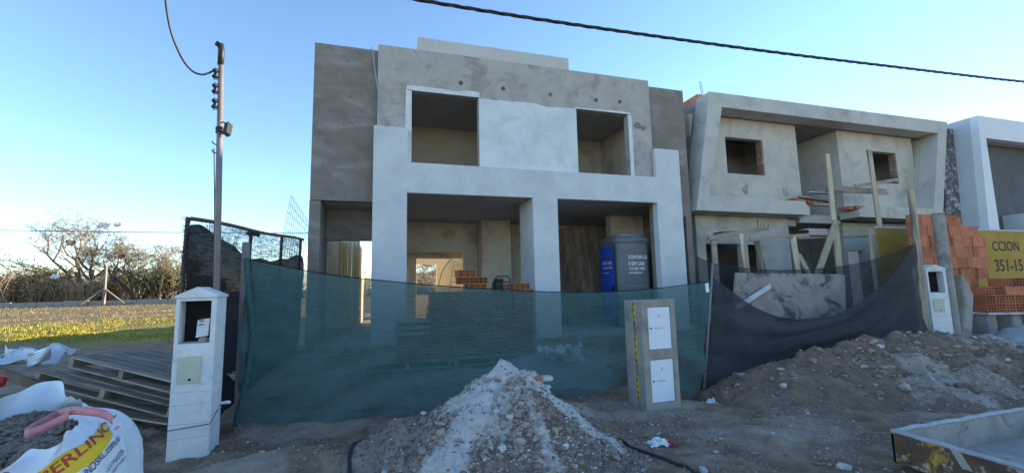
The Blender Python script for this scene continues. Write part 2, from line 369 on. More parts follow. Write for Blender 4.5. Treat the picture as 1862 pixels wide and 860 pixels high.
gs = sst(.0, .4, fbm(GX*.9+3, GY*1.4, 33, 5)+.5*np.exp(-((GX-3.6)/1.2)**2-((GY-3.7)/.6)**2))*(1-sst(9, 12, np.hypot(GX, GY)))      # patches of spilled pale mortar dust
for nm, arr in (('green', green), ('dry', dry), ('dust', gs)):
    a = me.attributes.new(nm, 'FLOAT', 'POINT'); a.data.foreach_set('value', arr.ravel().astype(np.float32))
m = bpy.data.materials.new('site_soil'); m.use_nodes = True; nt = m.node_tree; b = nt.nodes['Principled BSDF']
def attr(nt, n):
    a = nt.nodes.new('ShaderNodeAttribute'); a.attribute_name = n; return a.outputs['Fac']
col = ramp(nt, noise(nt, 3.2, 10, .7, dist=.5), [(.28, (.14, .094, .062)), (.5, (.26, .183, .127)), (.72, (.40, .30, .22))])
col = mixc(nt, mul(nt, attr(nt, 'dust'), .65), col, ramp(nt, noise(nt, 7, 9, .7), [(.3, (.33, .265, .21)), (.7, (.49, .42, .35))]))
f = maprange(nt, noise(nt, 60, 6, .75), .56, .72); col = mixc(nt, mul(nt, f, .5), col, (.33, .295, .265))
f = maprange(nt, noise(nt, 38, 6, .75), .25, .42, 1, 0); col = mixc(nt, mul(nt, f, .55), col, (.075, .055, .042))
gc = ramp(nt, noise(nt, .9, 9, .7), [(.3, (.19, .14, .055)), (.5, (.27, .23, .045)), (.7, (.38, .33, .05))])
dc = ramp(nt, noise(nt, .7, 9, .72, stretch=(.4, 1.5, 1)), [(.3, (.16, .12, .07)), (.7, (.30, .235, .13))])
col = mixc(nt, attr(nt, 'dry'), col, dc); col = mixc(nt, attr(nt, 'green'), col, gc)
nt.links.new(col, b.inputs['Base Color']); b.inputs['Roughness'].default_value = .95; b.inputs['Specular IOR Level'].default_value = .15
bn = nt.nodes.new('ShaderNodeBump'); bn.inputs['Strength'].default_value = .9; bn.inputs['Distance'].default_value = .03
nt.links.new(noise(nt, 26, 10, .78), bn.inputs['Height']); nt.links.new(bn.outputs[0], b.inputs['Normal'])
me.materials.append(m)
go = bpy.data.objects.new('ground', me); C.objects.link(go); kind(go, 'structure')

# ---------------------------------------------------------------- the house under construction (facade plane Y = 9)
FL = .5
H = thing('house', 'unfinished two-storey house with pale skim-coated portal and dark grey cement side blocks', 'house', (-1.48, 9.1, .3))
def hp(name, mb, mat, bevel=.006): return mb.build(name, mat, H, bevel=bevel)
W1, W2 = (.49, 1.97, 3.95, 5.835), (4.39, 5.82, 3.95, 5.82)
upper = hp('upper_wall', wall(-.22, 6.49, 9.0, 9.2, 3.58, 6.8, [W1, W2]), 'cement')
hp('side_block', MB().box((-1.48, 9.1, 3.37), (-.225, 9.3, 6.71)), 'cement_dark')
hp('side_wall', MB().box((-1.49, 9.12, .2), (-1.28, 10.3, 3.365)), 'cement_dark')
hp('side_wall', MB().box((-1.49, 10.3, .2), (-1.28, 13, 2.95)), 'inner')
hp('side_wall', MB().box((-1.475, 9.305, 3.37), (-1.28, 10.3, 6.7)), 'cement_dark')
hp('side_block', wall(6.492, 7.62, 9.1, 9.3, .2, 6.7, [(7.2, 7.44, .2, 3.26)]), 'cement_dark')
hp('side_wall', MB().box((7.45, 9.305, .2), (7.61, 13.2, 6.69)), 'cement_dark')
pf = cells([-.28, .4, .415, 3.17, 3.77, 6.45, 6.47, 7.18], [8.88, 8.995], [.2, 3.55, 4.2, 4.945],
           lambda x, y, z: (3.55 < z < 4.2) or (z < 3.55 and (x < .4 or 3.17 < x < 3.77 or x > 6.45)) or (z > 4.2 and (x < .415 or x > 6.47)))
hp('portal_frame', pf, 'skim', .004)
hp('column', MB().box((-.27, 8.997, .2), (.398, 9.5, 3.55)), 'skim')
hp('column', MB().box((3.172, 8.997, .2), (3.768, 9.9, 3.58)), 'skim')
hp('column', MB().box((6.452, 8.997, .2), (7.17, 9.095, 3.58)), 'skim')
# skim coat between and round the upper windows, with an uneven trowelled upper edge
def patch(name, x0, x1, z0, z1, amp, y=8.996, th=.008, mat='skim_bright', n=40, seed=0):
    xs = np.linspace(x0, x1, n); top = z1 + amp*fbm(xs*2.2, xs*0+seed, seed, 4)
    return hp(name, MB().prism([(x0, z0), (x1, z0)] + [(float(x), float(t)) for x, t in zip(xs[::-1], top[::-1])], y-th, y+.01), mat, 0)
patch('skim_coat', 1.972, 4.388, 4.19, 5.80, .035, seed=2)
patch('skim_coat', .38, 1.99, 5.838, 5.95, .025, seed=5)
patch('skim_coat', .36, .488, 4.19, 5.837, .02, seed=8)
patch('skim_coat', 4.36, 5.9, 5.823, 5.865, .015, seed=11)
patch('skim_coat', 5.823, 5.92, 4.19, 5.82, .02, seed=14)
patch('mortar_patch', 6.12, 6.42, 4.19, 4.62, .05, mat='cement', y=8.997, seed=17)
for px, py in ((838, 151), (915, 161), (1001, 172), (1084, 182), (1127, 185)):
    p = aY(px, py, 8.99); hp('conduit_hole', MB().lathe([(.035, 0), (.035, .02), (.026, .02), (.026, .004)], (p.x, 9.002, p.z), (0, -1, 0), 10), 'black', 0)  # black cap paints the dark inside of a hole; the wall is uncut
    hp('conduit_ring', MB().lathe([(.055, 0), (.05, .012)], (p.x, 9.001, p.z), (0, -1, 0), 9), 'cement_dark', 0)
for px, py, r in ((722, 183, .09), (1160, 228, .10), (1170, 233, .07)):
    p = aY(px, py, 8.99)
    hp('mortar_blob', MB().prism([(p.x+r*(1+.3*math.sin(3*a+px))*math.cos(a), p.z+r*(1+.25*math.sin(2*a+py))*math.sin(a)) for a in np.linspace(0, 6.1, 14)], 8.988, 9.004), 'cement_dark' if px > 900 else 'cement', 0)
hp('hanging_cable', MB().tube([aY(676, 86, 9.0), aY(681, 120, 9.03), aY(687, 165, 8.98), aY(694, 205, 8.98), aY(699, 228, 8.97)], .009, 6), 'wire_grey', 0)
# floors, ceilings, roof
hp('floor_slab', MB().box((-1.275, 8.9, .2), (7.44, 20, FL)), 'cement')
hp('garage_ceiling', MB().box((-.15, 9.205, 3.58), (7.44, 13.4, 3.82)), 'ceil')
hp('porch_ceiling', MB().box((-1.275, 9.31, 3.365), (-.21, 10.25, 3.58)), 'ceil')
hp('roof_slab', MB().box((-.15, 9.31, 5.95), (7.44, 13, 6.3)), 'ceil')
hp('side_roof_slab', MB().box((-1.27, 9.31, 5.95), (-.16, 10.3, 6.3)), 'ceil')
hp('upper_side_wall', MB().box((-.15, 11.605, 3.825), (0, 13, 5.95)), 'inner')
hp('roof_tank_room', MB().box((.82, 12, 6.305), (5.66, 14.5, 8.93)), 'tank')
# upstairs rooms
hp('upper_back_wall', MB().box((-.14, 11.4, 3.825), (7.44, 11.6, 5.95)), 'inner')
hp('upper_partition', MB().box((6.35, 9.31, 3.825), (6.5, 11.4, 5.95)), 'inner')
hp('upper_partition', MB().box((3.2, 9.21, 3.825), (3.35, 11.4, 5.95)), 'inner')
hp('upper_partition', MB().box((-.3, 9.31, 3.825), (-.15, 11.4, 5.95)), 'inner')
# garage and passage
hp('garage_back_wall', wall(-.15, 7.44, 13.2, 13.4, FL, 3.58, [(.6, 2.34, FL, 2.66)]), 'inner')
hp('pier', MB().box((2.78, 12.5, FL), (3.7, 13.2, 3.58)), 'inner')
hp('pier', MB().box((6.35, 11.0, FL), (7.44, 11.3, 3.58)), 'inner')
hp('passage_wall', MB().box((-.19, 9.505, FL), (-.15, 13.4, 3.58)), 'inner')
hp('lintel_wall', MB().box((-1.275, 10.0, 2.66), (-.2, 10.2, 3.365)), 'cement_dark')
for i in range(5):
    x = -1.275 + i*.108; hp('wall_board', MB().box((x, 13.0+.006*(i % 2), FL), (x+.100, 13.1, 3.3)), 'cream', .008)
hp('corridor_wall', wall(-.15, 7.44, 14.2, 14.4, FL, 2.95, [(.95, 2.5, FL, 2.52)]), 'inner')
hp('corridor_roof', MB().box((-.15, 13.405, 2.955), (7.44, 14.4, 3.1)), 'ceil')
hp('corridor_end', MB().box((-.15, 13.405, FL), (0, 14.2, 2.95)), 'inner')
hp('patio_wall', MB().box((-.95, 13.1, .2), (-.74, 17.0, 2.85)), 'cream')
hp('patio_back_wall', wall(-.3, 7.44, 17, 17.2, .2, 2.85, [(1.14, 1.93, 1.25, 2.48)]), 'cream')
# added unseen wall towards the field, stepped to shape its shade there
for ya, yb, zt_ in ((13.005, 14.3, 3.2), (14.3, 15.5, 2.5), (15.5, 16.6, 2.1), (16.6, 17.6, 1.85), (17.6, 18.6, 1.62), (18.6, 20.0, 1.42)):
    hp('garden_wall', MB().box((-1.49, ya, .2), (-1.27, yb, zt_)), 'cement_dark')

# ---------------------------------------------------------------- neighbouring house with the slanted concrete frame
N = thing('neighbour_house', 'raw plastered two-storey house with slanted concrete frame and two bays under scaffolding timbers', 'house', (8.4, 9.0, .3))
def npart(name, mb, mat, bevel=.008): return mb.build(name, mat, N, bevel=bevel)
npart('concrete_frame', MB().prism([(8.41, 6.73), (7.72, 3.42), (8.05, 3.42), (8.80, 6.32), (17.65, 6.32), (16.85, 3.42), (17.3, 3.42), (18.2, 6.77)], 9.0, 9.5), 'neigh')
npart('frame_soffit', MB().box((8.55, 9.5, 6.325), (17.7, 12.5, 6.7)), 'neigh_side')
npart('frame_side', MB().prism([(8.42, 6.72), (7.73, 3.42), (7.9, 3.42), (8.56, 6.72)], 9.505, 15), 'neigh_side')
npart('frame_side', MB().prism([(17.65, 6.32), (16.86, 3.42), (17.29, 3.42), (18.19, 6.76)], 9.505, 12.5), 'neigh_warm')
for i in range(5): 
    x = 9.52+i*.34; npart('roof_brick', MB().box((8.46, x, 6.725), (8.64, x+.32, 6.9)), 'brick', .006)
npart('bay_wall', wall(8.2, 12.12, 9.6, 9.8, 3.42, 6.32, [(9.4, 10.78, 4.66, 5.74)]), 'neigh_warm')
npart('bay_side', MB().box((11.92, 9.805, 3.42), (12.115, 11.4, 6.32)), 'neigh')
npart('window_reveal', MB().box((10.72, 9.61, 4.66), (10.79, 9.81, 5.74)), 'brick_dull')
npart('bay_back', MB().box((8.3, 11.4, 3.42), (13.85, 11.6, 6.32)), 'neigh')
npart('bay_wall', wall(13.85, 17.35, 9.6, 9.8, 3.42, 6.32, [(15.36, 16.5, 4.68, 5.74)]), 'neigh_warm')
npart('bay_side', MB().box((13.852, 9.805, 3.42), (14.05, 11.4, 6.32)), 'neigh')
npart('window_reveal', MB().box((16.44, 9.61, 4.68), (16.51, 9.81, 5.74)), 'brick_dull')
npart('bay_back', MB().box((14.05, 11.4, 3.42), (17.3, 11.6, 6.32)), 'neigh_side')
npart('ledge', MB().prism([(8.03, 3.42), (11.64, 3.40), (11.64, 3.62), (11.45, 3.80), (8.12, 3.82)], 9.02, 9.6), 'neigh_warm')
npart('ledge', MB().prism([(13.6, 3.40), (16.9, 3.38), (16.95, 3.74), (13.9, 3.76), (13.6, 3.6)], 9.02, 9.6), 'neigh_warm')
npart('balcony_slab', MB().box((12.12, 9.75, 3.3), (13.85, 11.4, 3.55)), 'neigh')
npart('ground_wall', wall(8.2, 11.53, 9.65, 9.85, .2, 3.41, [(8.5, 9.75, .9, 2.62), (9.95, 10.42, .4, 2.6)]), 'neigh')
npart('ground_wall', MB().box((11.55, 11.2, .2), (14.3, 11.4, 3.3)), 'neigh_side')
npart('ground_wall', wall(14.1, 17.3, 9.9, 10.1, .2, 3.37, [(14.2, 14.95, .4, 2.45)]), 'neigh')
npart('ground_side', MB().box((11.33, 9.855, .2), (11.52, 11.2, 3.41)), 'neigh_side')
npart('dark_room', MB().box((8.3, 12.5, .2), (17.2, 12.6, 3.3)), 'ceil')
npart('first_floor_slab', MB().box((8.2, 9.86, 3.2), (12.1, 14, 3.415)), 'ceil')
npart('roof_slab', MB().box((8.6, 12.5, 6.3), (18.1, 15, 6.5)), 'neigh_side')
npart('mottled_wall', MB().prism([(17.32, .4), (18.75, .4), (18.95, 6.62), (18.22, 6.62)], 9.15, 9.4), 'mottle')
npart('roof_sheet', MB().box((17.0, 9.3, 6.785), (17.9, 10.1, 6.84)), 'panel_dark')
for px, py in ((1356, 345), (1428, 349)):
    p = aY(px, py, 9.6); npart('mortar_blob', MB().prism([(p.x+.1*(1+.3*math.sin(3*a+px))*math.cos(a), p.z+.13*(1+.2*math.sin(2*a+py))*math.sin(a)) for a in np.linspace(0, 6.1, 14)], 9.585, 9.602), 'cement', 0)
# protruding brick ends on the unfinished edges
for i, (px, py) in enumerate(((1450, 363), (1462, 366), (1474, 367), (1548, 378), (1560, 377))):
    p = aY(px, py, 9.1); npart('edge_brick', MB().box((p.x-.09, 9.1, p.z-.05), (p.x+.09, 9.42, p.z+.05)), 'brick', .006)

T = thing('modern_house', 'finished pale house with slanted white frame and dark recessed cladding', 'house', (18.5, 8.5, .3))
def tp(name, mb, mat): return mb.build(name, mat, T, bevel=.006)
tp('slanted_frame', MB().prism([(18.79, 6.86), (18.30, .3), (19.02, .3), (19.05, 6.1), (45.0, 6.1), (45.4, 6.9)], 8.5, 8.72), 'white_face')  # lengthened far out of view to the right, to keep the street in shade
tp('side_wall', MB().prism([(18.78, 6.86), (18.29, .3), (18.6, .3), (19.0, 6.86)], 8.722, 15), 'white_house')
tp('cladding', MB().box((18.9, 9.0, .3), (45.0, 9.2, 6.6)), 'panel_dark')
tp('soffit', MB().box((19.0, 8.725, 6.12), (45.0, 9.0, 6.6)), 'white_house')
tp('canopy_block', MB().box((20.35, 8.3, 2.6), (22.5, 8.99, 3.6)), 'white_house')
tp('roof', MB().box((19.0, 9.21, 6.3), (45.0, 15, 6.6)), 'panel_dark')
tp('end_wall', MB().box((45.0, 8.73, .2), (45.2, 15, 6.7)), 'white_house')

mt['lid_emboss'] = flat('embossed_plastic', (.50, .53, .60), .5)
# ---------------------------------------------------------------- masonry meter pillars
def white_pillar(x, y, z0, label, sc_=1.0, rotz=0, paper=True):
    T = thing('meter_pillar', label, 'meter pillar', (x, y, z0)); LOCAL.add(T.name)
    w_, d_, h = .345*sc_, .36*sc_, 1.58*sc_
    # shell with a deep meter niche, gabled cap
    b = wall(-w_/2, w_/2, 0, .20*sc_, 0, h*.985, [(-w_*.40, w_*.36, h*.70, h*.965)]); b.build('shaft', 'pillar_white', T, bevel=.008)
    MB().box((-w_/2+.001, .2*sc_, 0), (w_/2-.001, d_, h*.985)).build('shaft_back', 'pillar_white', T, bevel=.008)
    MB().prism([(-w_/2-.012, h*.985), (w_/2+.012, h*.985), (w_/2+.012, h*1.0), (.0, h*1.055), (-w_/2-.012, h*1.0)], -.012, d_+.012).build('cap', 'pillar_white', T, bevel=.006)
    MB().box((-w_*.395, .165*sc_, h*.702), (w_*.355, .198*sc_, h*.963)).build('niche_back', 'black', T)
    MB().box((-w_*.395, .01, h*.70), (w_*.355, .16*sc_, h*.708)).build('niche_floor', 'pillar_cem', T)
    lid = MB().box((-w_*.36, -.014, h*.46), (w_*.20, .0, h*.625)).build('fuse_box_lid', 'pvc_beige', T, bevel=.004)
    MB().box((-w_*.33, -.0165, h*.475), (w_*.17, -.0145, h*.545)).build('lid_panel', 'pvc_beige', lid, bevel=.002)
    MB().lathe([(.012, 0), (.012, .004)], (-w_*.05, -.0166, h*.484), (0, -1, 0), 10).build('lid_screw', 'black', lid)
    for k, zz in enumerate((.13, .22, .33, .41)):
        MB().frame_box((-w_/2-.0015, -.0015, h*zz), (w_+.003, 0, .012*(-1)**k), (0, .01, 0), (0, 0, .003)).build('board_mark', 'cement', T); MB().frame_box((w_/2-.008, 0, h*zz+.05), (.0095, 0, 0), (0, d_, .02*(-1)**k), (0, 0, .003)).build('board_mark', 'cement', T)
    if paper:
        pm = MB().frame_box((.0, .03, h*.735), (.105, -.01, .018), (0, .03, .17), (.002, .012, -.003)); pp = pm.build('paper_notice', 'paper', T)
        for k in range(3): MB().frame_box((.02, .0515-.006*k, h*.855-.035*k), (.035, -.003, .006), (0, .001, .010), (0, -.004, 0)).build('printed_line', 'print_black', pp)
        MB().lathe([(.05, 0), (.045, .03), (.02, .05)], (.06, .07, h*.708), (0, 0, 1), 7).build('loose_stone', 'pillar_cem', T)
        MB().tube([(-w_/2-.005, -.006, h*.19), (w_/2+.004, -.006, h*.205), (w_/2+.006, d_*.5, h*.25), (w_/2+.07, d_*.75, h*.27)], .004, 5).build('tie_wire', 'wire', T)
        MB().tube([(w_/2-.01, d_*.8, h*.28), (w_/2+.07, d_*.8, h*.285), (w_/2+.1, d_*.8, h*.28)], .016, 8).build('conduit_stub', 'pvc_white', T, smooth=True)
    T.rotation_euler.z = rotz
    return T
white_pillar(-1.82, 5.02, -.02, 'white limewashed meter pillar with open niche and beige lid, steel pole rising behind', rotz=R_(4))
white_pillar(10.98, 5.95, .1, 'white meter pillar half buried by the dirt mound beside orange brick stack', 1.04, rotz=R_(-25), paper=False)

P2 = thing('meter_pillar', 'grey cement meter pillar with two white lids standing before the green net', 'meter pillar', (3.36, 4.75, -.1)); LOCAL.add(P2.name)
def pp(name, mb, mat, bv=.01): return mb.build(name, mat, P2, bevel=bv)
x0, x1, z0, z1 = -.25, .27, -.05, 1.47
pp('front_slab', wall(x0, x1, 0, .14, z0, z1, [(-.155, .195, .84, 1.38), (-.155, .195, .19, .72)]), 'pillar_cem')
pp('rear_slab', MB().box((x0-.02, .175, z0), (x1, .36, z1-.01)), 'pillar_cem')
pp('core', MB().box((x0+.02, .1405, z0), (x1-.01, .1745, z1-.02)), 'pillar_cem', 0)
pp('footing', MB().box((x0-.03, -.03, z0), (x1+.03, .39, .10)), 'pillar_cem', .02)
for za, zb in ((1.14, 1.465), (.66, 1.02), (.2, .5)):
    st = pp('yellow_conduit', MB().tube([(x0+.018, .157, za), (x0+.004, .157, (za+zb)/2), (x0+.018, .157, zb)], .013, 8), 'yellow', 0)
    for k in range(4):
        zz = za + (zb-za)*(k+.5)/4; MB().box((x0-.012, .146, zz-.018), (x0-.004, .156, zz+.012)).build('black_mark', 'print_black', st)
for za, zb in ((.845, 1.375), (.195, .715)):
    l = pp('box_lid', MB().box((-.15, .012, za), (.19, .03, zb)), 'pvc_white', .004)
    for zz in (za+.07, za+.12, zb-.09, zb-.13): MB().box((-.11, .0085, zz), (.15, .0115, zz+.006)).build('lid_rib', 'pvc_white', l, bevel=.001)
    MB().lathe([(.011, 0), (.011, .006)], (-.115, .0118, za+(zb-za)*.5), (0, -1, 0), 10).build('lid_lock', 'black', l)
    MB().box((.016, .008, zb-.13), (.022, .0118, zb-.10)).build('lid_slot', 'black', l)
    text('embossed_text', 'MEDIDOR', .03, 'lid_emboss', Matrix.Translation(Vector((-.055, .0105, za+(zb-za)*.5-.012))) @ Matrix.Rotation(math.pi/2, 4, 'X'), l, .0008)
P2.rotation_euler.z = R_(2)

# ---------------------------------------------------------------- service pole
PO = thing('service_pole', 'slim grey steel service pole with insulators and floodlight rising behind the white pillar', 'pole', (-1.76, 5.3, 1.6))
pole_b, pole_t = Vector((-1.735, 5.40, .2)), Vector((-1.87, 5.40, 4.36))
def on(z): k = (z-pole_b.z)/(pole_t.z-pole_b.z); return pole_b + (pole_t-pole_b)*k
def po(name, mb, mat, sm=True): return mb.build(name, mat, PO, smooth=sm)
po('pole_tube', MB().tube([pole_b, on(2.6), pole_t], [.034, .033, .026], 14), 'galv')
q = pole_t; po('weatherhead', MB().tube([q+Vector((0, 0, -.16)), q+Vector((0, 0, .02)), q+Vector((-.01, -.01, .09)), q+Vector((-.03, -.02, .095)), q+Vector((-.045, -.02, .06))], [.032, .034, .033, .028, .022], 10), 'dark_plastic')
for z in (4.08, 3.90, 3.72):
    p = on(z) + Vector((-.05, -.02, 0)); ins = po('insulator', MB().lathe([(.018, -.05), (.03, -.046), (.03, -.024), (.014, -.014), (.014, .014), (.03, .024), (.03, .046), (.018, .05)], p, (0, 0, 1), 12), 'dark_plastic')
    MB().tube([on(z)+Vector((.02, 0, .05)), p+Vector((-.01, 0, .07)), p+Vector((-.01, 0, -.07)), on(z)+Vector((.02, 0, -.05))], .007, 5).build('insulator_bracket', 'steel', ins)
for z in (3.44, 3.40): po('clamp_band', MB().lathe([(.041, -.014), (.041, .014)], on(z), pole_t-pole_b, 14), 'dark_plastic', False)
p = on(3.42) + Vector((.085, -.06, .0))
fl = po('floodlight', MB().frame_box(p+Vector((-.02, -.05, -.07)), (.015, .10, -.01), (.04, -.01, .02), (.015, 0, .12)), 'dark_plastic', False)
MB().tube([on(3.5)+Vector((.03, 0, .02)), p+Vector((0, 0, .06))], .008, 5).build('light_arm', 'dark_plastic', fl)
MB().tube([on(3.38)+Vector((.03, 0, 0)), p+Vector((-.01, 0, -.05))], .008, 5).build('light_arm', 'dark_plastic', fl)
for z in (3.24, 3.14): po('pipe_hook', MB().tube([on(z), on(z)+Vector((-.05, -.02, .01)), on(z)+Vector((-.07, -.02, .04))], .007, 5), 'dark_plastic')
po('pole_cable', MB().tube([on(z)+Vector((-.042-.014*math.sin(z*2.1), -.015, 0)) for z in np.linspace(3.2, 1.7, 14)], .005, 5), 'wire')

# ---------------------------------------------------------------- cables
pts = []
ctrl = [(-30, 6.6), (-12, 5.35), (-4, 4.93), (.25, 4.85), (1.93, 4.865), (5.46, 4.97), (11.74, 5.26), (20, 5.9), (34, 7.4)]
cx = np.linspace(-30, 34, 900); cz = np.interp(cx, [c[0] for c in ctrl], [c[1] for c in ctrl])
kk = np.ones(41)/41; cz[40:-40] = np.convolve(cz, kk, 'same')[40:-40]
cab = thing('overhead_cable', 'thick black twisted overhead cable crossing the sky in front of the houses', 'cable', (0, 4.6, 4.85))
for s in range(3):
    MB().tube([(x, 4.6+.013*math.cos(x*9+s*2.094), z+.013*math.sin(x*9+s*2.094)) for x, z in zip(cx[::2], cz[::2])], .0125, 6).build('cable_strand', 'wire', cab, smooth=True)
dp = [aY(388, 129, 5.38), aY(378, 134, 5.36), aY(366, 136, 5.33), aY(350, 130, 5.3), aY(334, 112, 5.24), aY(320, 84, 5.18), aY(310, 55, 5.1), aY(304, 25, 5.02), aY(301, 0, 4.95), aY(299, -40, 4.85), aY(300, -75, 4.6)]
def smooth_path(P, n=6):
    out = []
    for i in range(len(P)-1):
        p0, p1, p2, p3 = P[max(i-1, 0)], P[i], P[i+1], P[min(i+2, len(P)-1)]
        for k in range(n):
            t = k/n; out.append(.5*((2*p1) + (-p0+p2)*t + (2*p0-5*p1+4*p2-p3)*t*t + (-p0+3*p1-3*p2+p3)*t**3))
    return out + [P[-1]]
tag(MB().tube(smooth_path(dp), .011, 7).build('drop_cable', 'wire', smooth=True), 'black drop cable hanging in a loop from the service pole insulators', 'cable')
tag(MB().tube([(x, 30, 5.15+.0006*(x+16)**2) for x in np.linspace(-60, 20, 40)], .022, 5).build('field_wire', 'wire', smooth=True), 'thin wire strung across the field in front of the thorn trees', 'wire')

# ---------------------------------------------------------------- nets
def sheet(name, mat, top, bot, nu, nv, off, label=None, cat=None, parent=None):
    """cloth between two edge curves (functions of u), off(u, v) pushes it out of its plane"""
    P = [[top(u)*(1-v) + bot(u)*v + off(u, v) for v in np.linspace(0, 1, nv)] for u in np.linspace(0, 1, nu)]
    o = MB().grid(P).build(name, mat, parent, smooth=True)
    if label: tag(o, label, cat)
    return o
def curve(P):
    t = np.linspace(0, 1, len(P)); A = np.array([tuple(p) for p in P]); S = smooth_path([Vector(p) for p in A], 12); ts = np.linspace(0, 1, len(S)); S = np.array([tuple(p) for p in S])
    return lambda u: Vector([float(np.interp(u, ts, S[:, k])) for k in range(3)])
YN = lambda x: 5.72 - .05*(x+1.6)
def nP(px, py):
    y = 5.6
    for _ in range(3): y = YN(aY(px, py, y).x)
    return aY(px, py, y)
gtop = curve([nP(449, 472), nP(520, 485), nP(600, 500), nP(700, 511), nP(800, 520), nP(900, 526), nP(1000, 531), nP(1100, 531), nP(1200, 524), nP(1290, 512)])
gbot = curve([nP(430, 771), nP(520, 768), nP(600, 764), nP(700, 757), nP(800, 742), nP(900, 730), nP(1000, 724), nP(1100, 712), nP(1190, 700), nP(1272, 728)])
def goff(u, v):
    f = .05*math.sin(7*u+2.2*v)*math.sin(math.pi*v) - .10*math.sin(math.pi*v)**1.5*math.sin(math.pi*u)
    f += .03*math.sin(46*(u+.55*v*(1 if u < .4 else -1.0*(u-.1)))+3*v)*sst(.1, .9, v)
    f += .07*math.sin(20*v-26*u)*float(sst(.55, .95, u))*float(sst(.25, .9, v))
    f += .05*float(fbm(u*9, v*4, 5, 3))*math.sin(math.pi*min(1, v*1.2))
    return Vector((0, -f, 0))
gn = sheet('shade_net', 'net_green', gtop, gbot, 150, 40, goff, 'translucent green shade net strung across the front of the building site', 'netting')
MB().tube([gtop(u)+Vector((0, .0, .004)) for u in np.linspace(0, 1, 60)], .006, 5).build('hem', mt['net_left'], gn, smooth=True)
roll = curve([nP(450, 470), nP(455, 540), nP(460, 600), nP(455, 660), nP(444, 720), nP(430, 772)])
MB().tube([roll(u)+Vector((0, -.05, 0)) for u in np.linspace(0, 1, 24)], .03, 8).build('rolled_edge', 'net_green', gn, smooth=True)

# right hand black net, front (sagging) and rear (straighter)
YR = lambda x: 5.55
def rP(px, py, Y=5.6): return aY(px, py, Y)
ftop = curve([rP(1296, 505), rP(1330, 530), rP(1370, 558), rP(1420, 577), rP(1470, 580), rP(1530, 568), rP(1590, 530), rP(1630, 485), rP(1662, 440)])
fbot = curve([rP(1272, 735), rP(1310, 738), rP(1350, 735), rP(1400, 720), rP(1470, 700), rP(1540, 690), rP(1600, 680), rP(1650, 672), rP(1700, 668)])
fn = sheet('shade_net', 'net_black', ftop, fbot, 110, 34, lambda u, v: Vector((0, -(.07*math.sin(9*u+4*v)*math.sin(math.pi*v) + .05*math.sin(26*v+9*u)*math.sin(math.pi*u)*float(1-v) + .03*float(fbm(u*8, v*5, 8, 3))), 0)),
     'black shade net sagging in a deep curve over the dirt mound', 'netting')
MB().tube([ftop(u) for u in np.linspace(0, 1, 60)], .007, 5).build('hem', 'wire', fn, smooth=True)
rtop = curve([rP(1266, 466, 6.9), rP(1300, 479, 6.9), rP(1370, 489, 6.9), rP(1440, 491, 6.9), rP(1530, 484, 6.9), rP(1600, 468, 6.9), rP(1668, 440, 6.9)])
rbot = curve([rP(1266, 660, 6.9), rP(1300, 660, 6.9), rP(1440, 650, 6.9), rP(1600, 640, 6.9), rP(1690, 630, 6.9)])
rn = sheet('shade_net', 'net_thin', rtop, rbot, 70, 20, lambda u, v: Vector((0, .05*math.sin(11*u+3*v)*math.sin(math.pi*v), 0)), 'thin black shade net stretched behind the leaning stained slab', 'netting')
MB().tube([rtop(u) for u in np.linspace(0, 1, 50)], .006, 5).build('hem', 'wire', rn, smooth=True)
# side wing of the rear net back to the house corner
# net posts
pb = nP(1277, 735); ptp = nP(1296, 478)
tag(MB().tube([(pb.x, pb.y, -.3), ptp], .017, 8).build('net_post', 'galv', smooth=True), 'thin metal stake holding the seam between green and black nets', 'post')
rag = MB().frame_box(nP(1285, 520)+Vector((-.03, -.02, -.1)), (.05, -.01, .01), (.0, .01, .14), (0, .015, 0)).build('tied_rag', 'film', None, bevel=.004); tag(rag, 'scrap of white tape tied round the thin metal stake', 'tape')
p = nP(446, 448); tag(MB().box((p.x-.035, p.y, g(p.x, p.y)-.2), (p.x+.035, p.y+.07, p.z+.05)).build('net_post', 'galv', bevel=.005), 'short square grey post at the left end of the green net', 'post')
p = aY(1656, 345, 5.75); q = aY(1668, 450, 5.75); d = (q-p).normalized()
tag(MB().beam(p, p+d*(p.z-.15)/(-d.z), .12, .04).build('timber_post', 'wood'), 'wide timber board post carrying the corner of the black net', 'timber')

# left black fence: posts, top rail, cloth, torn upper strip, wire
FE = thing('shade_fence', 'tall black shade cloth fence with torn top edge running back to the house corner', 'fence', (-2.05, 5.4, 0))
fa, fb = Vector((-2.06, 5.45, 0)), Vector((-1.56, 9.05, 0))
def fpt(u, z): p = fa.lerp(fb, u); return Vector((p.x, p.y, z))
ztop = lambda u: 2.40 + .16*u
MB().tube([fpt(u, ztop(u)+.012*math.sin(9*u)) for u in np.linspace(-.01, 1, 20)], .024, 8).build('top_rail', 'bark', FE, smooth=True)
for u in (.0, .42, .74, 1.0): MB().tube([fpt(u, .05)+Vector((-.09, 0, 0)), fpt(u, ztop(u)+.02)+Vector((-.05, 0, 0))], .024, 8).build('fence_post', 'bark', FE, smooth=True)
def clothtop(u): return ztop(u) - .06 - .36*float(sst(0, .45, u)) + .12*float(sst(.6, 1, u)) + .02*math.sin(30*u)
P = [[fpt(u, clothtop(u)*(1-v) + (-.05+.2*u)*v) + Vector((.05*math.sin(8*u+3*v)*math.sin(3.1*v) + .02*float(fbm(u*14, v*8, 4, 3)), 0, 0)) for v in np.linspace(0, 1, 26)] for u in np.linspace(-.02, 1, 60)]
MB().grid(P).build('cloth', 'net_left', FE, smooth=True)
P = [[fpt(u, (ztop(u)-.01)*(1-v) + (clothtop(u)-.0)*v) + Vector((.02*float(fbm(u*20, v*3, 6, 2)), 0, 0)) for v in np.linspace(0, 1, 6)] for u in np.linspace(.1, .98, 60)]
MB().grid(P).build('torn_strip', 'net_torn', FE, smooth=True)
fr = MB(); rnd = random.Random(4)
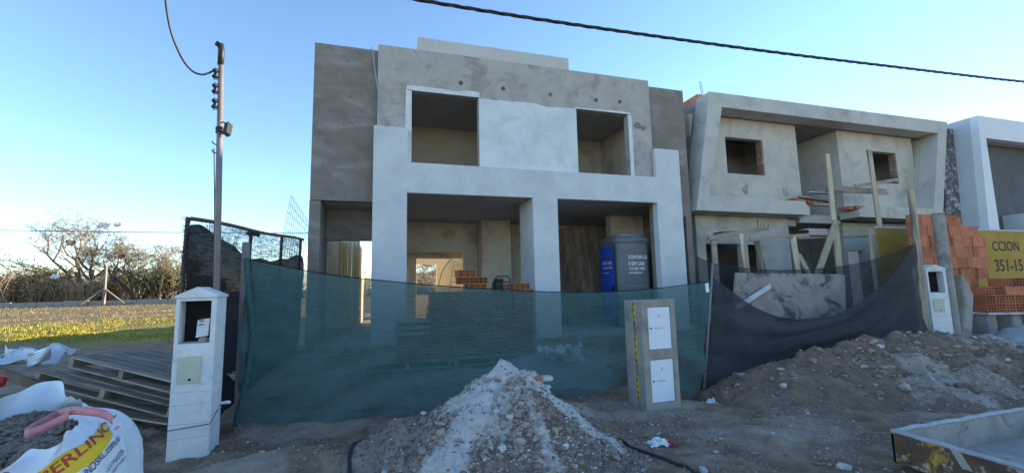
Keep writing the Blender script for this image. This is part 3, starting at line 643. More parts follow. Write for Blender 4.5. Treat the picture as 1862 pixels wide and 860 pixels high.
for i in range(420):
    z = rnd.uniform(.2, 2.4); p = fpt(-.02, z) + Vector((rnd.uniform(-.03, .02), 0, 0))
    fr.tube([p, p+Vector((rnd.uniform(-.05, .02), rnd.uniform(-.03, .03), rnd.uniform(-.05, .05)))], .003, 3, False)
for i in range(260):
    u = rnd.uniform(.05, 1); z = rnd.uniform(clothtop(u)-.05, ztop(u)); p = fpt(u, z)
    fr.tube([p, p+Vector((rnd.uniform(-.01, .01), rnd.uniform(-.05, .05), rnd.uniform(-.1, .06)))], .0025, 3, False)
kind(fr.build('frayed_threads', 'wire', FE), 'stuff')
ww = MB()
for k in range(9):
    u = .04+k*.11; ww.tube([fpt(u, clothtop(u)-.05), fpt(u, ztop(u))], .0016, 4, False)
for k in range(3): ww.tube([fpt(u, ztop(u)-.11*(k+1)) for u in np.linspace(0, 1, 14)], .0016, 4, False)
ww.build('wire_mesh', 'steel', FE)
for u in (.36, .41, .44): MB().lathe([(.0, -.03), (.035, 0), (.02, .04)], fpt(u, ztop(u)-.06), (1, 0, .3), 6).build('cloth_knot', 'wire', FE)

# welded mesh sheet leaning above the fence
WM = thing('rebar_mesh', 'curved sheet of welded steel mesh sticking up behind the black fence', 'steel mesh', (-2.0, 9.4, 2.3))
ms = [[aY(508+i*52/12*1.0 + 3*j*(1-i/12), 462-j*11 - 26*(1-(i/12))**1.0*(j/6.0) + 1.4*i*(j < 9), 9.35+.02*i) for j in range(8)] for i in range(13)]
for i in range(13): MB().tube(ms[i], .0045, 4, False).build('mesh_bar', 'steel', WM)
for j in range(1, 8): MB().tube([ms[i][j] for i in range(13)], .0045, 4, False).build('mesh_bar', 'steel', WM)

# ---------------------------------------------------------------- stones (shared meshes)
def stone_mesh(seed, mat, flatz=.7):
    bm = bmesh.new(); bmesh.ops.create_icosphere(bm, subdivisions=1, radius=1); r = random.Random(seed)
    if seed % 2: bmesh.ops.subdivide_edges(bm, edges=[e for e in bm.edges if r.random() < .3], cuts=1); bmesh.ops.triangulate(bm, faces=bm.faces)
    for v in bm.verts: v.co *= r.uniform(.68, 1.12); v.co.z *= flatz; v.co.x *= 1.15
    me = bpy.data.meshes.new('stone'); bm.to_mesh(me); bm.free(); me.materials.append(mt[mat]); return me
SM = {m: [stone_mesh(i+1, m) for i in range(7)] for m in ('stone', 'stone_pale', 'stone_red')}
ico = SM['stone'][0]
def scatter(name, mat, pts, parent=None, smooth=False, flatz=.7):
    """thousands of small stones as one mesh: pts = (x, y, z, radius)"""
    r = np.random.RandomState(len(pts)); pts = np.array(pts, float); n = len(pts); V = []; F = []
    base = [np.array([v.co[:] for v in SM['stone'][k].vertices]) for k in (1, 3)] if False else [np.array([v.co[:] for v in SM['stone'][k].vertices]) for k in (0, 2, 4)]
    faces = [np.array([p.vertices[:] for p in SM['stone'][k].polygons]) for k in (0, 2, 4)]; off = 0
    for i in range(n):
        k = i % 3; a = r.uniform(0, 6.28); c, s = math.cos(a), math.sin(a)
        q = base[k]*pts[i, 3]*r.uniform(.7, 1.25, 3); q = np.stack([q[:, 0]*c-q[:, 1]*s, q[:, 0]*s+q[:, 1]*c, q[:, 2]], -1)
        V.append(q+pts[i, :3]); F.append(faces[k]+off); off += len(q)
    V = np.concatenate(V); F = np.concatenate(F); me = bpy.data.meshes.new(name)
    me.vertices.add(len(V)); me.vertices.foreach_set('co', V.ravel()); me.loops.add(F.size); me.loops.foreach_set('vertex_index', F.ravel().astype(np.int32))
    me.polygons.add(len(F)); me.polygons.foreach_set('loop_start', np.arange(0, F.size, 3, dtype=np.int32)); me.polygons.foreach_set('loop_total', np.full(len(F), 3, np.int32)); me.update(calc_edges=True)
    me.materials.append(mt[mat]); o = bpy.data.objects.new(name, me); C.objects.link(o)
    if parent: o.parent = parent; o.matrix_parent_inverse = world_of(parent).inverted()
    return kind(o, 'stuff')
def rot_stone(x, y, z, s, rnd): return Matrix.Translation((x, y, z)) @ Matrix.Rotation(rnd.uniform(0, 6.28), 4, 'Z') @ Matrix.Rotation(rnd.uniform(-.5, .5), 4, 'X') @ Matrix.Diagonal((s*rnd.uniform(.8, 1.3), s*rnd.uniform(.7, 1.1), s*rnd.uniform(.7, 1.1), 1))

# ---------------------------------------------------------------- heaps: a height sheet that dips under the ground at its rim
def heap(name, label, cat, fx, x0, x1, y0, y1, step, matname, cmask, soils, rnd_seed):
    T = thing(name, label, cat, ((x0+x1)/2, (y0+y1)/2, 0))
    xs = np.arange(x0, x1, step); ys = np.arange(y0, y1, step); X, Y = np.meshgrid(xs, ys); hh = fx(X, Y); Z = Gn(X, Y) + hh
    mb = MB(); mb.v = np.stack([X, Y, Z], -1).reshape(-1, 3).tolist(); n = len(xs); keep = hh > -.045
    for j in range(len(ys)-1):
        for i in range(n-1):
            if keep[j, i] or keep[j+1, i+1]: mb.f.append((j*n+i, j*n+i+1, (j+1)*n+i+1, (j+1)*n+i))
    me = bpy.data.meshes.new(name); me.from_pydata(mb.v, [], mb.f); me.polygons.foreach_set('use_smooth', [True]*len(me.polygons))
    a = me.attributes.new('dust', 'FLOAT', 'POINT'); a.data.foreach_set('value', cmask(X, Y).ravel().astype(np.float32))
    me.materials.append(M_attr(matname, 'dust', *soils)); o = bpy.data.objects.new('soil', me); C.objects.link(o); o.parent = T; o.matrix_parent_inverse = world_of(T).inverted()
    return T
AX, AY_ = 1.10, 4.15                                     # apex of the pale heap
def hp1(X, Y):
    r = np.hypot((X-AX)*np.where(X < AX, .80, .74), (Y-AY_)*np.where(Y > AY_, 1.15, .9)); a = np.arctan2(Y-AY_, X-AX)
    h = .83 - .86*r - .10*np.sin(3*a+1)*np.minimum(r, .5) + .03*np.exp(-(r/.2)**2) + .0
    h = np.maximum(h, .36*np.exp(-((X-.22)/.42)**2 - ((Y-4.2)/.40)**2) - .06)
    h = np.maximum(h, .22*np.exp(-((X-1.75)/.5)**2 - ((Y-3.7)/.45)**2) - .05)
    h = h + .10*np.exp(-((X-1.46)/.10)**2 - ((Y-4.15)/.10)**2)
    return h + (.035*fbm(X*5, Y*5, 41, 5, .6) + .012*fbm(X*26, Y*26, 44, 3, .7))*sst(-.05, .12, h)
def segd(X, Y, p, q):
    dx, dy = q[0]-p[0], q[1]-p[1]; t = np.clip(((X-p[0])*dx+(Y-p[1])*dy)/(dx*dx+dy*dy), 0, 1); return np.hypot(X-p[0]-t*dx, Y-p[1]-t*dy), t
def mask1(X, Y):
    d, t = segd(X, Y, (AX, AY_), (.28, 3.35)); s1 = 1-sst(.04+.05*t, .17+.14*t, d+.03*fbm(X*7, Y*7, 3, 3))
    d, t = segd(X, Y, (AX+.03, AY_), (1.95, 3.72)); s2 = (1-sst(.03+.10*t, .17+.22*t, d+.04*fbm(X*7, Y*7, 7, 3)))*.85
    d, t = segd(X, Y, (1.25, 3.75), (1.3, 3.2)); s3 = (1-sst(.04, .12, d))*.6
    top = 1-sst(.12, .30, np.hypot(X-AX, Y-AY_)+.05*fbm(X*6, Y*6, 1, 3))
    halo = .54*(1-sst(.3, 1.1, np.hypot(X-AX, Y-AY_))); return np.clip(np.maximum.reduce([s1*.95, s2*.9, s3, top, halo+.25*fbm(X*2.5, Y*2.5, 12, 4)]), 0, 1)*.9 + .03
DIRT = ((.185, .145, .118), (.34, .28, .238)); PALE = ((.40, .38, .365), (.60, .58, .565))
HP = heap('rubble_heap', 'pointed heap of pale lime powder and rubble in front of the green net', 'rubble heap', hp1, -.9, 3.0, 2.6, 5.1, .022, 'lime_and_dirt', mask1, (DIRT, PALE), 1)
rnd = random.Random(11)
def zh1(x, y): return g(x, y) + float(hp1(np.array(x), np.array(y)))
big = []; small = []; pale = []
while len(big) < 285:
    x, y = rnd.gauss(1.12, .4), rnd.uniform(2.95, 4.1); h = float(hp1(np.array(x), np.array(y)))
    if h < .02: continue
    mk = float(mask1(np.array(x), np.array(y)))
    if mk > .55 and rnd.random() < .9: continue
    big.append((x, y, rnd.choice([.012, .015, .018, .022, .027, .033, .042])))
for x, y, s in big:
    mname = rnd.choice(['stone']*22 + ['stone_pale']*3 + ['stone_red'])
    place('stone', rnd.choice(SM[mname]), rot_stone(x, y, zh1(x, y)+s*.25, s, rnd), HP)
for px, py, Y, s, mname in ((905, 768, 3.75, .04, 'stone_pale'), (978, 702, 4.05, .045, 'stone_red'), (995, 695, 4.1, .05, 'stone_pale'), (985, 690, 4.12, .05, 'stone_pale'), (868, 832, 3.3, .045, 'stone_pale'), (884, 838, 3.2, .05, 'stone'), (905, 700, 4.0, .035, 'stone_red'), (1050, 770, 3.8, .04, 'stone_pale'), (770, 757, 4.2, .035, 'stone_pale'), (955, 845, 3.1, .035, 'stone_pale')):
    p = aY(px, py, Y); place('stone', SM[mname][2], rot_stone(p.x, Y, zh1(p.x, Y)+s*.3, s, rnd), HP)
p = aY(990, 700, 4.12); MB().box((p.x-.08, 4.06, zh1(p.x, 4.1)+.03), (p.x+.08, 4.18, zh1(p.x, 4.1)+.075)).build('brick_chunk', 'stone_pale', HP, bevel=.02)
while len(small) < 11000:
    x, y = rnd.gauss(1.25, .7), rnd.uniform(2.7, 4.7); h = float(hp1(np.array(x), np.array(y)))
    if h < -.02 or (float(mask1(np.array(x), np.array(y))) > .5 and rnd.random() < .9): continue
    (small if rnd.random() < .88 else pale).append((x, y, 0, rnd.choice([.004, .005, .006, .008, .011, .014])))
def lift(L, fn):
    A = np.array(L); A[:, 2] = Gn(A[:, 0], A[:, 1]) + fn(A[:, 0], A[:, 1]); return A
scatter('rubble', 'stone', lift(small, hp1), HP); scatter('pale_rubble', 'stone_pale', lift(pale, hp1), HP)

# brown mound on the right
def hp2(X, Y):
    ridge = np.interp(X, [4.2, 4.45, 4.8, 5.5, 6.3, 7.2, 8.2, 9.0, 9.8, 10.6, 11.6], [-.1, .16, .30, .43, .52, .58, .66, .66, .52, .30, -.1])
    yc = np.interp(X, [4.2, 6, 8, 10, 11.5], [4.95, 5.0, 5.0, 4.85, 4.6]); d = (Y-yc); wf = np.interp(X, [4.2, 5, 6.5, 9, 11.5], [.5, .9, 1.7, 2.1, 1.8])
    pr = np.where(d < 0, np.clip(1+d/wf, -.3, 1), np.clip(1-d/.85, -.3, 1)); pr = np.where(pr > 0, np.abs(pr)**.95, pr)
    h = np.where(ridge > 0, (ridge+.05)*pr-.05, ridge)
    return h + .03*sst(0, .3, h) + (.075*fbm(X*2.6, Y*2.6, 51, 5, .58) + .012*fbm(X*13, Y*13, 54, 5, .72))*sst(-.05, .15, h)
def mask2(X, Y):
    s = sst(.15, .5, fbm(X*1.3, Y*1.3, 61, 4))*.8; d, t = segd(X, Y, (7.2, 4.4), (7.0, 3.6)); return np.clip(s*.7 + .9*(1-sst(.1, .3, d)) + .5*sst(5.9, 4.6, X)*0 , 0, 1)
HM = heap('dirt_mound', 'long brown mound of excavated earth and stones below the sagging black net', 'dirt mound', hp2, 4.0, 12, 2.75, 6.1, .034, 'excavated_earth', mask2, (((.14, .093, .064), (.275, .20, .148)), ((.28, .235, .20), (.40, .35, .305))), 2)
def zh2(x, y): return g(x, y) + float(hp2(np.array(x), np.array(y)))
n_ = 0
while n_ < 280:
    x, y = rnd.uniform(4.6, 10.8), rnd.uniform(3.0, 5.2); h = float(hp2(np.array(x), np.array(y)))
    if h < .03: continue
    s = rnd.choice([.018, .022, .028, .035, .045, .06]); n_ += 1
    place('stone', rnd.choice(SM[rnd.choice(['stone']*24+['stone_pale']*3+['stone_red'])]), rot_stone(x, y, zh2(x, y)+s*.2, s, rnd), HM)
for px, py, Y, s, mname in ((1522, 680, 4.6, .07, 'stone_red'), (1573, 645, 4.9, .06, 'stone_red'), (1605, 662, 4.7, .06, 'stone_pale'), (1615, 690, 4.5, .08, 'stone'), (1680, 650, 4.8, .05, 'stone_pale'), (1772, 665, 4.4, .09, 'stone'), (1765, 740, 3.7, .13, 'stone'), (1650, 735, 3.9, .10, 'stone')):
    p = aY(px, py, Y); place('stone', SM[mname][3], rot_stone(p.x, Y, zh2(p.x, Y)+s*.2, s, rnd), HM)
L = []
while len(L) < 7000:
    x, y = rnd.uniform(4.4, 11.2), rnd.uniform(2.8, 5.4)
    if float(hp2(np.array(x), np.array(y))) > -.02: L.append((x, y, 0, rnd.choice([.006, .008, .010, .014])))
L = lift(L, hp2); scatter('rubble', 'stone', L[:6200], HM); scatter('pale_rubble', 'stone_pale', L[6200:], HM)
# grey sand heap behind
def hp3(X, Y): 
    h = .62*np.exp(-((X-13.4)/1.6)**2 - ((Y-5.6)/.75)**2) - .08; h = np.maximum(h, .55*np.exp(-((X-10.9)/.9)**2 - ((Y-5.35)/.45)**2) - .08)
    return h + .05*fbm(X*2.4, Y*2.4, 71, 5, .6)*sst(-.05, .1, h)
heap('sand_heap', 'low grey heap of sand and mortar waste below the orange brick stack', 'sand heap', hp3, 9.0, 17.5, 4.0, 7.4, .05, 'sand_and_mortar', lambda X, Y: .8+.3*fbm(X, Y, 5, 3), (((.17, .165, .16), (.26, .255, .25)), ((.27, .275, .285), (.38, .385, .395))), 3)

# loose stones on the ground: the larger ones singly, the rest as gravel
for i in range(70):
    x, y = rnd.uniform(-1.6, 5.2), rnd.uniform(2.7, 5.3); s = rnd.choice([.016, .02, .025, .03])
    if float(hp1(np.array(x), np.array(y))) > -.03 or float(hp2(np.array(x), np.array(y))) > -.03 or (x > 4.05 and y < 2.75): continue
    o = place('stone', rnd.choice(SM[rnd.choice(['stone', 'stone', 'stone_pale'])]), rot_stone(x, y, g(x, y)+s*.2, s, rnd)); tag(o, 'small loose stone lying on the trampled dirt between heaps and pillars', 'stone', 'loose stones on the dirt')
for px, py, s, lab in ((1278, 842, .075, 'largest pale stone lying alone on the trampled dirt before the mound'), (1533, 838, .085, 'pale rounded stone lying beside the rusty mortar tray')):
    p = aZ(px, py, .05); tag(place('stone', SM['stone_pale'][4], rot_stone(p.x, p.y, g(p.x, p.y)+s*.25, s*.7, rnd)), lab, 'stone')
L = []
while len(L) < 15000:
    x, y = rnd.uniform(-4.5, 6), rnd.uniform(2.5, 5.7)
    if float(vn(np.array(x*2.3), np.array(y*2.3), 77)) + rnd.uniform(-.5, .6) > 0: L.append((x, y, 0, rnd.choice([.003, .004, .005, .007, .009, .012, .018])))
L = lift(L, lambda x, y: 0*x); kind(scatter('ground_gravel', 'stone', L[:14000]), 'stuff'); kind(scatter('pale_gravel', 'stone_pale', L[14000:]), 'stuff')
for o in (C.objects['ground_gravel'], C.objects['pale_gravel']): o['label'] = 'fine gravel and crumbs strewn over the dirt' if o.name[0] == 'g' else 'pale crumbs of mortar strewn over the dirt'; o['category'] = 'gravel'

# hoses, litter
def hose(pts, r, lab, mat='wire', off=.6):
    P = smooth_path([Vector((x, y, max(g(x, y), g(x, y)+float(hp1(np.array(x), np.array(y))))+r*off)) for x, y in pts], 8)
    for q in P: q.z = max(g(q.x, q.y), g(q.x, q.y)+float(hp1(np.array(q.x), np.array(q.y)))) + r*off
    return tag(MB().tube(P, r, 8).build('hose', mat, smooth=True), lab, 'hose')
pts = [aZ(x, y, .02) for x, y in ((1125, 800), (1170, 818), (1215, 832), (1260, 850), (1310, 875))]; hose([(p.x, p.y) for p in pts], .016, 'black hose lying on the dirt to the right of the pale heap')
pts = [aZ(x, y, .08) for x, y in ((692, 792), (655, 808), (637, 830), (636, 865))]; hose([(p.x, p.y) for p in pts], .018, 'black hose emerging from the dirt beside the left flank of the heap')
def crumple(name, c, size, mat, label, cat, seed, n=14, hgt=.5, parent=None):
    r = np.linspace(-1, 1, n); X, Y = np.meshgrid(r, r); nz = fbm(X*2.1+seed, Y*2.1, seed, 4, .6); wx = .25*fbm(X*1.7, Y*1.7+seed, seed+5, 3); wy = .25*fbm(X*1.7+9, Y*1.7+seed, seed+7, 3)
    P = [[Vector((c[0]+size*(X[i, j]+wx[i, j])*.5, c[1]+size*(Y[i, j]*.7+wy[i, j])*.5, c[2]+size*hgt*max(0, .35+.5*nz[i, j])*(1-.5*max(abs(X[i, j]), abs(Y[i, j]))**2))) for j in range(n)] for i in range(n)]
    o = MB().grid(P).build(name, mat, parent)
    if label: tag(o, label, cat)
    return o
p = aZ(1195, 800, .03); lt = crumple('litter', (p.x, p.y, g(p.x, p.y)), .2, 'film', 'crumpled whitish plastic with a red scrap lying on the dirt', 'litter', 3)
crumple('red_scrap', (p.x+.13, p.y-.05, g(p.x, p.y)), .1, 'film_red', None, None, 8, parent=lt)
p = aZ(1293, 738, -.1); crumple('litter', (p.x, p.y, g(p.x, p.y)), .2, 'film', 'white rag lying at the foot of the net stake', 'litter', 5)
p = aY(1020, 598, 6.6); crumple('plastic_sheet', (p.x, 6.6, g(p.x, 6.6)+.25), .62, 'film', 'crumpled white plastic sack lying behind the green net', 'sack', 9, 18, .8)
def hp4(X, Y): return .38*np.exp(-((X-2.6)/.9)**2 - ((Y-6.7)/.55)**2) - .06 + .03*fbm(X*3, Y*3, 77, 4)
heap('sand_heap', 'flat sand heap behind the green net carrying the white sack', 'sand heap', hp4, 1.0, 4.6, 5.95, 8.2, .06, 'builders_sand', lambda X, Y: .7+0*X, (((.2, .18, .165), (.28, .26, .24)), ((.30, .285, .27), (.40, .385, .37))), 4)

# ---------------------------------------------------------------- rusty mortar tray
TR = thing('mortar_tray', 'rusty steel mortar tray with yellow paint remnants and crusted grey rim', 'mortar tray', (5.1, 2.0, .06))
tx0, tx1, ty0, ty1, tz0, tz1, t_ = 4.14, 6.3, .95, 2.70, .045, .30, .012
def tray_side(name, a, b, inw):
    a, b, inw = Vector(a), Vector(b), Vector(inw)
    MB().frame_box(a, b-a, inw*.012, (0, 0, tz1-tz0)).build(name, 'rust', TR)
    MB().frame_box(a+inw*.0125+Vector((0, 0, .004)), b-a, inw*.006, (0, 0, tz1-tz0-.008)).build('crust', 'tray_in', TR)
    n = 40; P = []
    for i in range(n+1):
        q = a.lerp(b, i/n); w = .006*float(vn(i*.7, a.x*3+a.y, 3)); P.append(q+inw*.012+Vector((0, 0, tz1-tz0+w)))
    MB().tube(P, .020, 7).build('rim', 'tray_rim', TR, smooth=True)
tray_side('tray_wall', (tx0, ty0, tz0), (tx0, ty1, tz0), (1, 0, 0)); tray_side('tray_wall', (tx0, ty1, tz0), (tx1, ty1, tz0), (0, -1, 0))
tray_side('tray_wall', (tx1, ty1, tz0), (tx1, ty0, tz0), (-1, 0, 0)); tray_side('tray_wall', (tx1, ty0, tz0), (tx0, ty0, tz0), (0, 1, 0))
MB().box((tx0+.02, ty0+.02, tz0+.005), (tx1-.02, ty1-.02, tz0+.02)).build('tray_floor', 'tray_in', TR)
for sx, sy in ((tx0+.25, ty0+.2), (tx0+.25, ty1-.3), (tx1-.3, ty0+.2), (tx1-.3, ty1-.3)): MB().box((sx-.1, sy-.1, -.05), (sx+.1, sy+.1, tz0+.004)).build('support_block', 'wood_dark', TR)
for y, h in ((2.3, .12), (1.95, .15)): MB().frame_box((tx0-.003, y, tz1-.01), (0, -.06, 0), (0, -.06, -h), (-.004, 0, 0)).build('mortar_drip', 'tray_in', TR)

# ---------------------------------------------------------------- bulk bag of gravel
BC = Vector((-2.07, 3.2, 0)); BR = R_(14)
BG = thing('bulk_bag', 'open white woven bulk bag of gravel with yellow band, red lettering and pink strap', 'bulk bag', (BC.x, BC.y, 0))
rim_px = [((-170, 840), .86), ((-80, 760), .90), ((0, 727), .94), ((60, 702), .97), ((97, 687), 1.0), ((117, 690), 1.0), ((110, 720), .93), ((102, 760), .88), ((108, 790), .86), ((120, 813), .84), ((95, 815), .83), ((60, 812), .83), ((28, 833), .81), ((0, 857), .79), ((-60, 900), .78)]
rim = [aZ(*p, z) for p, z in rim_px]; C0 = sum(rim, Vector())/len(rim)
RC = Vector((C0.x, C0.y, 0))
ang = [math.atan2(p.y-RC.y, p.x-RC.x) for p in rim]; od = sorted(range(len(rim)), key=lambda i: ang[i])
A_ = np.array([ang[i] for i in od]); Rr = np.array([math.hypot(rim[i].x-RC.x, rim[i].y-RC.y) for i in od]); Rz = np.array([rim[i].z for i in od])
A3 = np.concatenate([A_-2*math.pi, A_, A_+2*math.pi]); R3 = np.tile(Rr, 3); Z3 = np.tile(Rz, 3)
_fa = np.linspace(-3*math.pi, 3*math.pi, 2161); _k = np.exp(-(np.arange(-30, 31)/9.0)**2); _k /= _k.sum()
R3 = np.convolve(np.interp(_fa, A3, R3), _k, 'same'); Z3 = np.convolve(np.interp(_fa, A3, Z3), _k, 'same'); A3 = _fa
def bag_pt(th, s, off=0):
    """s: 0 at the ground, 1 at the rim"""
    th2 = (th+math.pi) % (2*math.pi)-math.pi
    rr = float(np.interp(th2, A3, R3)); rz = float(np.interp(th2, A3, Z3)); top = RC + Vector((rr*math.cos(th2), rr*math.sin(th2), rz))
    a = th2-BR; e = 3.4; q = (abs(math.cos(a))**e + abs(math.sin(a))**e)**(-1/e); bul = .585 + .03*math.sin(math.pi*min(1, s/.6)) + .008*math.sin(9*th2+5*s) + .014*float(fbm(np.array(th2*3.5), np.array(s*5), 15, 3))*min(1, s*3)
    low = BC + Vector((q*bul*math.cos(th2), q*bul*math.sin(th2), 0))
    sh = .62                                           # shoulder
    if s <= sh: p = Vector((low.x, low.y, s*1.0))
    else:
        t = (s-sh)/(1-sh); zl = sh*1.0; k = t*t*.55+t*.45; p = Vector((low.x*(1-k)+top.x*k, low.y*(1-k)+top.y*k, zl*(1-t)+top.z*t + .10*math.sin(math.pi*t)*(1-t)))
    if off:
        c = Vector((BC.x, BC.y, p.z-.25)); p = p + (p-c).normalized()*off
    return p
ths = np.linspace(-math.pi, math.pi, 289)
MB().grid([[bag_pt(t, s) + (Vector((0, 0, .006*math.sin(31*t))) if s > .97 else Vector()) for s in np.concatenate([np.linspace(0, .6, 9), np.linspace(.64, 1, 16)])] for t in ths]).build('bag_cloth', 'bag', BG, smooth=True)
TH0 = -1.35
def sheet_on(name, mat, t0, t1, s0, s1, off, sf=lambda t: 0):
    return MB().grid([[bag_pt(t, s+sf(t), off) for s in np.linspace(s0, s1, 8)] for t in np.linspace(t0, t1, 50)]).build(name, mat, BG, smooth=True)
def proj(p):
    d = Vector(p)-EY; k = FPX/d.dot(fw); return 931+d.dot(rt)*k, 430-d.dot(up)*k
tg = np.linspace(-2.2, 1.3, 150); sg = np.linspace(.3, 1, 90)
TAB = [(t, s, *proj(bag_pt(t, s))) for t in tg for s in sg]; TAB = np.array(TAB)
# keep the camera-facing sheet: nearest to the camera among candidates
DIST = np.array([(bag_pt(t, s)-EY).length for t in tg for s in sg])
def inv(px, py):
    e = np.hypot(TAB[:, 2]-px, TAB[:, 3]-py); c = np.where(e < e.min()+5)[0]; i = c[np.argmin(DIST[c])]; c2 = c[np.abs(DIST[c]-DIST[i]) < .08]; i = c2[np.argmin(e[c2])]
    return TAB[i, 0], TAB[i, 1]
def quad_map(bot, top):
    """photo outline of a print -> position on the bag cloth"""
    B = np.array([inv(*p) for p in bot]); Tt = np.array([inv(*p) for p in top]); tb = np.linspace(0, 1, len(B)); tt = np.linspace(0, 1, len(Tt))
    def f(u, v, off):
        b = [np.interp(u, tb, B[:, k]) for k in (0, 1)]; t = [np.interp(u, tt, Tt[:, k]) for k in (0, 1)]
        return bag_pt(float(b[0]*(1-v)+t[0]*v), float(b[1]*(1-v)+t[1]*v), off)
    return f
def bag_text(s, bot, top, mat, off=.007, bold=0, name='lettering'):
    f = quad_map(bot, top); cu = bpy.data.curves.new('t', 'FONT'); cu.body = s; cu.size = 1; o_ = bpy.data.objects.new('t', cu); C.objects.link(o_)
    bpy.context.view_layer.update(); wd = o_.dimensions.x; bpy.data.objects.remove(o_)
    text(name, s, 1, mat, None, BG, 0, lambda x, y, z: f(min(1, max(0, x/wd)), y/.72, off), bold=bold)
f = quad_map([(132, 866), (150, 853), (165, 842), (180, 827), (190, 815), (199, 800), (204, 788)], [(66, 864), (82, 850), (98, 836), (125, 818), (150, 806), (166, 790), (178, 768)])
MB().grid([[f(u, v, .004) for v in np.linspace(0, 1, 9)] for u in np.linspace(0, 1, 60)]).build('yellow_band', 'bag_yellow', BG, smooth=True)
bag_text('BERLINO', [(78, 880), (100, 864), (125, 846), (150, 826), (172, 806), (187, 790), (197, 778)], [(68, 864), (90, 849), (115, 830), (138, 812), (160, 793), (175, 777), (186, 766)], 'print_red', bold=.012)
bag_text('LINOSRL.com.ar', [(154, 872), (170, 854), (187, 835), (202, 815), (217, 797)], [(145, 862), (162, 844), (179, 825), (194, 806), (209, 790)], 'print_navy', bold=.006)
bag_text('-5175028', [(195, 862), (210, 842), (224, 822)], [(190, 857), (204, 837), (217, 818)], 'print_navy')
bag_text('4872021', [(206, 862), (217, 847), (228, 833)], [(201, 857), (212, 842), (222, 829)], 'print_navy')
# gravel inside
gz = lambda x, y: .765 + .03*float(fbm(np.array(x*3), np.array(y*3), 4, 3)) + .05*float(sst(3.0, 3.8, y))
def inside(x, y, m_=.03):
    th = math.atan2(y-RC.y, x-RC.x); return math.hypot(x-RC.x, y-RC.y) < float(np.interp(th, A3, R3))-m_
pr = []
for i, t in enumerate(np.linspace(-math.pi, math.pi, 73)):
    rr = float(np.interp(t, A3, R3)); zr = float(np.interp(t, A3, Z3)); row = []
    for k in np.linspace(0, .985, 14):
        x, y = RC.x+rr*k*math.cos(t), RC.y+rr*k*math.sin(t); row.append(Vector((x, y, min(gz(x, y), zr-.05))))
    pr.append(row)
MB().grid(pr).build('gravel_bed', 'gravel', BG, smooth=True)
L = []; rnd = random.Random(3)
while len(L) < 2600:
    x, y = rnd.uniform(-3.2, -1.4), rnd.uniform(2.4, 4.1)
    if inside(x, y, .03): L.append((x, y, min(gz(x, y), float(np.interp(math.atan2(y-RC.y, x-RC.x), A3, Z3))-.05)+rnd.uniform(-.006, .016), rnd.choice([.011, .014, .017, .021])))
kind(scatter('gravel_stones', 'gravel', L, BG), 'stuff')
sp = smooth_path([aZ(205, 762, .93), aZ(190, 752, .95), aZ(160, 747, .965), aZ(130, 746, .96), aZ(105, 752, .93), aZ(75, 768, .91), aZ(50, 783, .90), aZ(44, 788, .90), aZ(52, 787, .90), aZ(80, 778, .90), aZ(105, 765, .92), aZ(125, 754, .945)], 8)
P = []
for i, q in enumerate(sp):
    P.append([q + Vector((0, 0, .022)), q + Vector((0, 0, -.022))])
so_ = MB().grid(P).build('lifting_strap', 'strap', BG, smooth=True); md = so_.modifiers.new('thick', 'SOLIDIFY'); md.thickness = .006
for px, py in ((207, 758), (214, 776)): MB().tube([aZ(px-4, py+3, .9), aZ(px, py, .915), aZ(px+4, py-4, .93)], .006, 5).build('strap_knot', 'strap', BG)

# ---------------------------------------------------------------- pallets
def pallet(A, B, Cc, label, nslat=7, group=None):
    A, B, Cc = map(Vector, (A, B, Cc)); u = B-A; v = Cc-A; v = v - u.normalized()*v.dot(u.normalized()); n = u.cross(v).normalized(); n = n if n.z > 0 else -n
    T = thing('pallet', label, 'pallet', A); L, Wd = u.length, v.length; uu, vv = u.normalized(), v.normalized(); rr = random.Random(int(L*1000))
    sw = Wd/nslat
    for k in range(nslat):
        MB().frame_box(A + vv*(k*sw+.004) - n*.02 + uu*rr.uniform(-.01, .01), uu*L, vv*(sw*rr.uniform(.62, .76)), n*.02).build('slat', 'wood_h', T, bevel=.003)
    for f_ in (.0, .5, 1.0):
        MB().frame_box(A + uu*((L-.07)*f_) - n*.112, uu*.07, vv*Wd, n*.09).build('stringer', 'wood_h', T, bevel=.003)
    for k in (0, nslat//2, nslat-1):
        MB().frame_box(A + vv*(k*sw) - n*.134, uu*L, vv*sw*.9, n*.02).build('bottom_board', 'wood_h', T, bevel=.003)
    return T
pallet(aD(128, 648, 5.2), aD(322, 695, 4.85), aD(215, 617, 6.4), 'weathered wooden pallet on top of the pile beside the black fence')
pallet(aD(66, 674, 5.0), aD(318, 738, 4.75), aD(140, 640, 6.2), 'weathered wooden pallet lying under the top one beside the black fence', 6)
pallet(aD(60, 730, 5.0), aD(318, 772, 4.7), aD(160, 690, 6.2), 'lowest dark wooden pallet of the pile beside the black fence', 6)
pb_ = [(-3.6, 5.2), (-2.5, 5.0), (-3.0, 6.1)]
def plank(name, p, q, w_, t_, mat, label, cat='plank', group=None, side=None):
    return tag(MB().beam(p, q, w_, t_, side).build(name, mat, bevel=.003), label, cat, group)
plank('board', aD(-60, 655, 5.2), aD(72, 702, 4.9), .10, .05, 'wood_dark', 'dark square timber lying by the white film left of the pallets', 'timber')
plank('board', aD(-60, 690, 5.1), aD(95, 662, 5.6), .2, .03, 'sheet_white', 'grey painted board lying under the white film left of the pallets', 'board', side=(.3, 1, .0))
plank('board', aD(-80, 735, 5.0), aD(60, 715, 4.8), .2, .06, 'wood_dark', 'dark thick board on the ground behind the bulk bag', 'board', side=(.3, 1, 0))
ch = thing('film_roll', 'crumpled white plastic film lying on boards left of the pallets', 'plastic film', aD(30, 660, 5.3))
fc_ = aD(5, 668, 5.5); crumple('film_sheet', (fc_.x, fc_.y, fc_.z), 1.1, 'film', None, None, 31, 22, .34, ch)
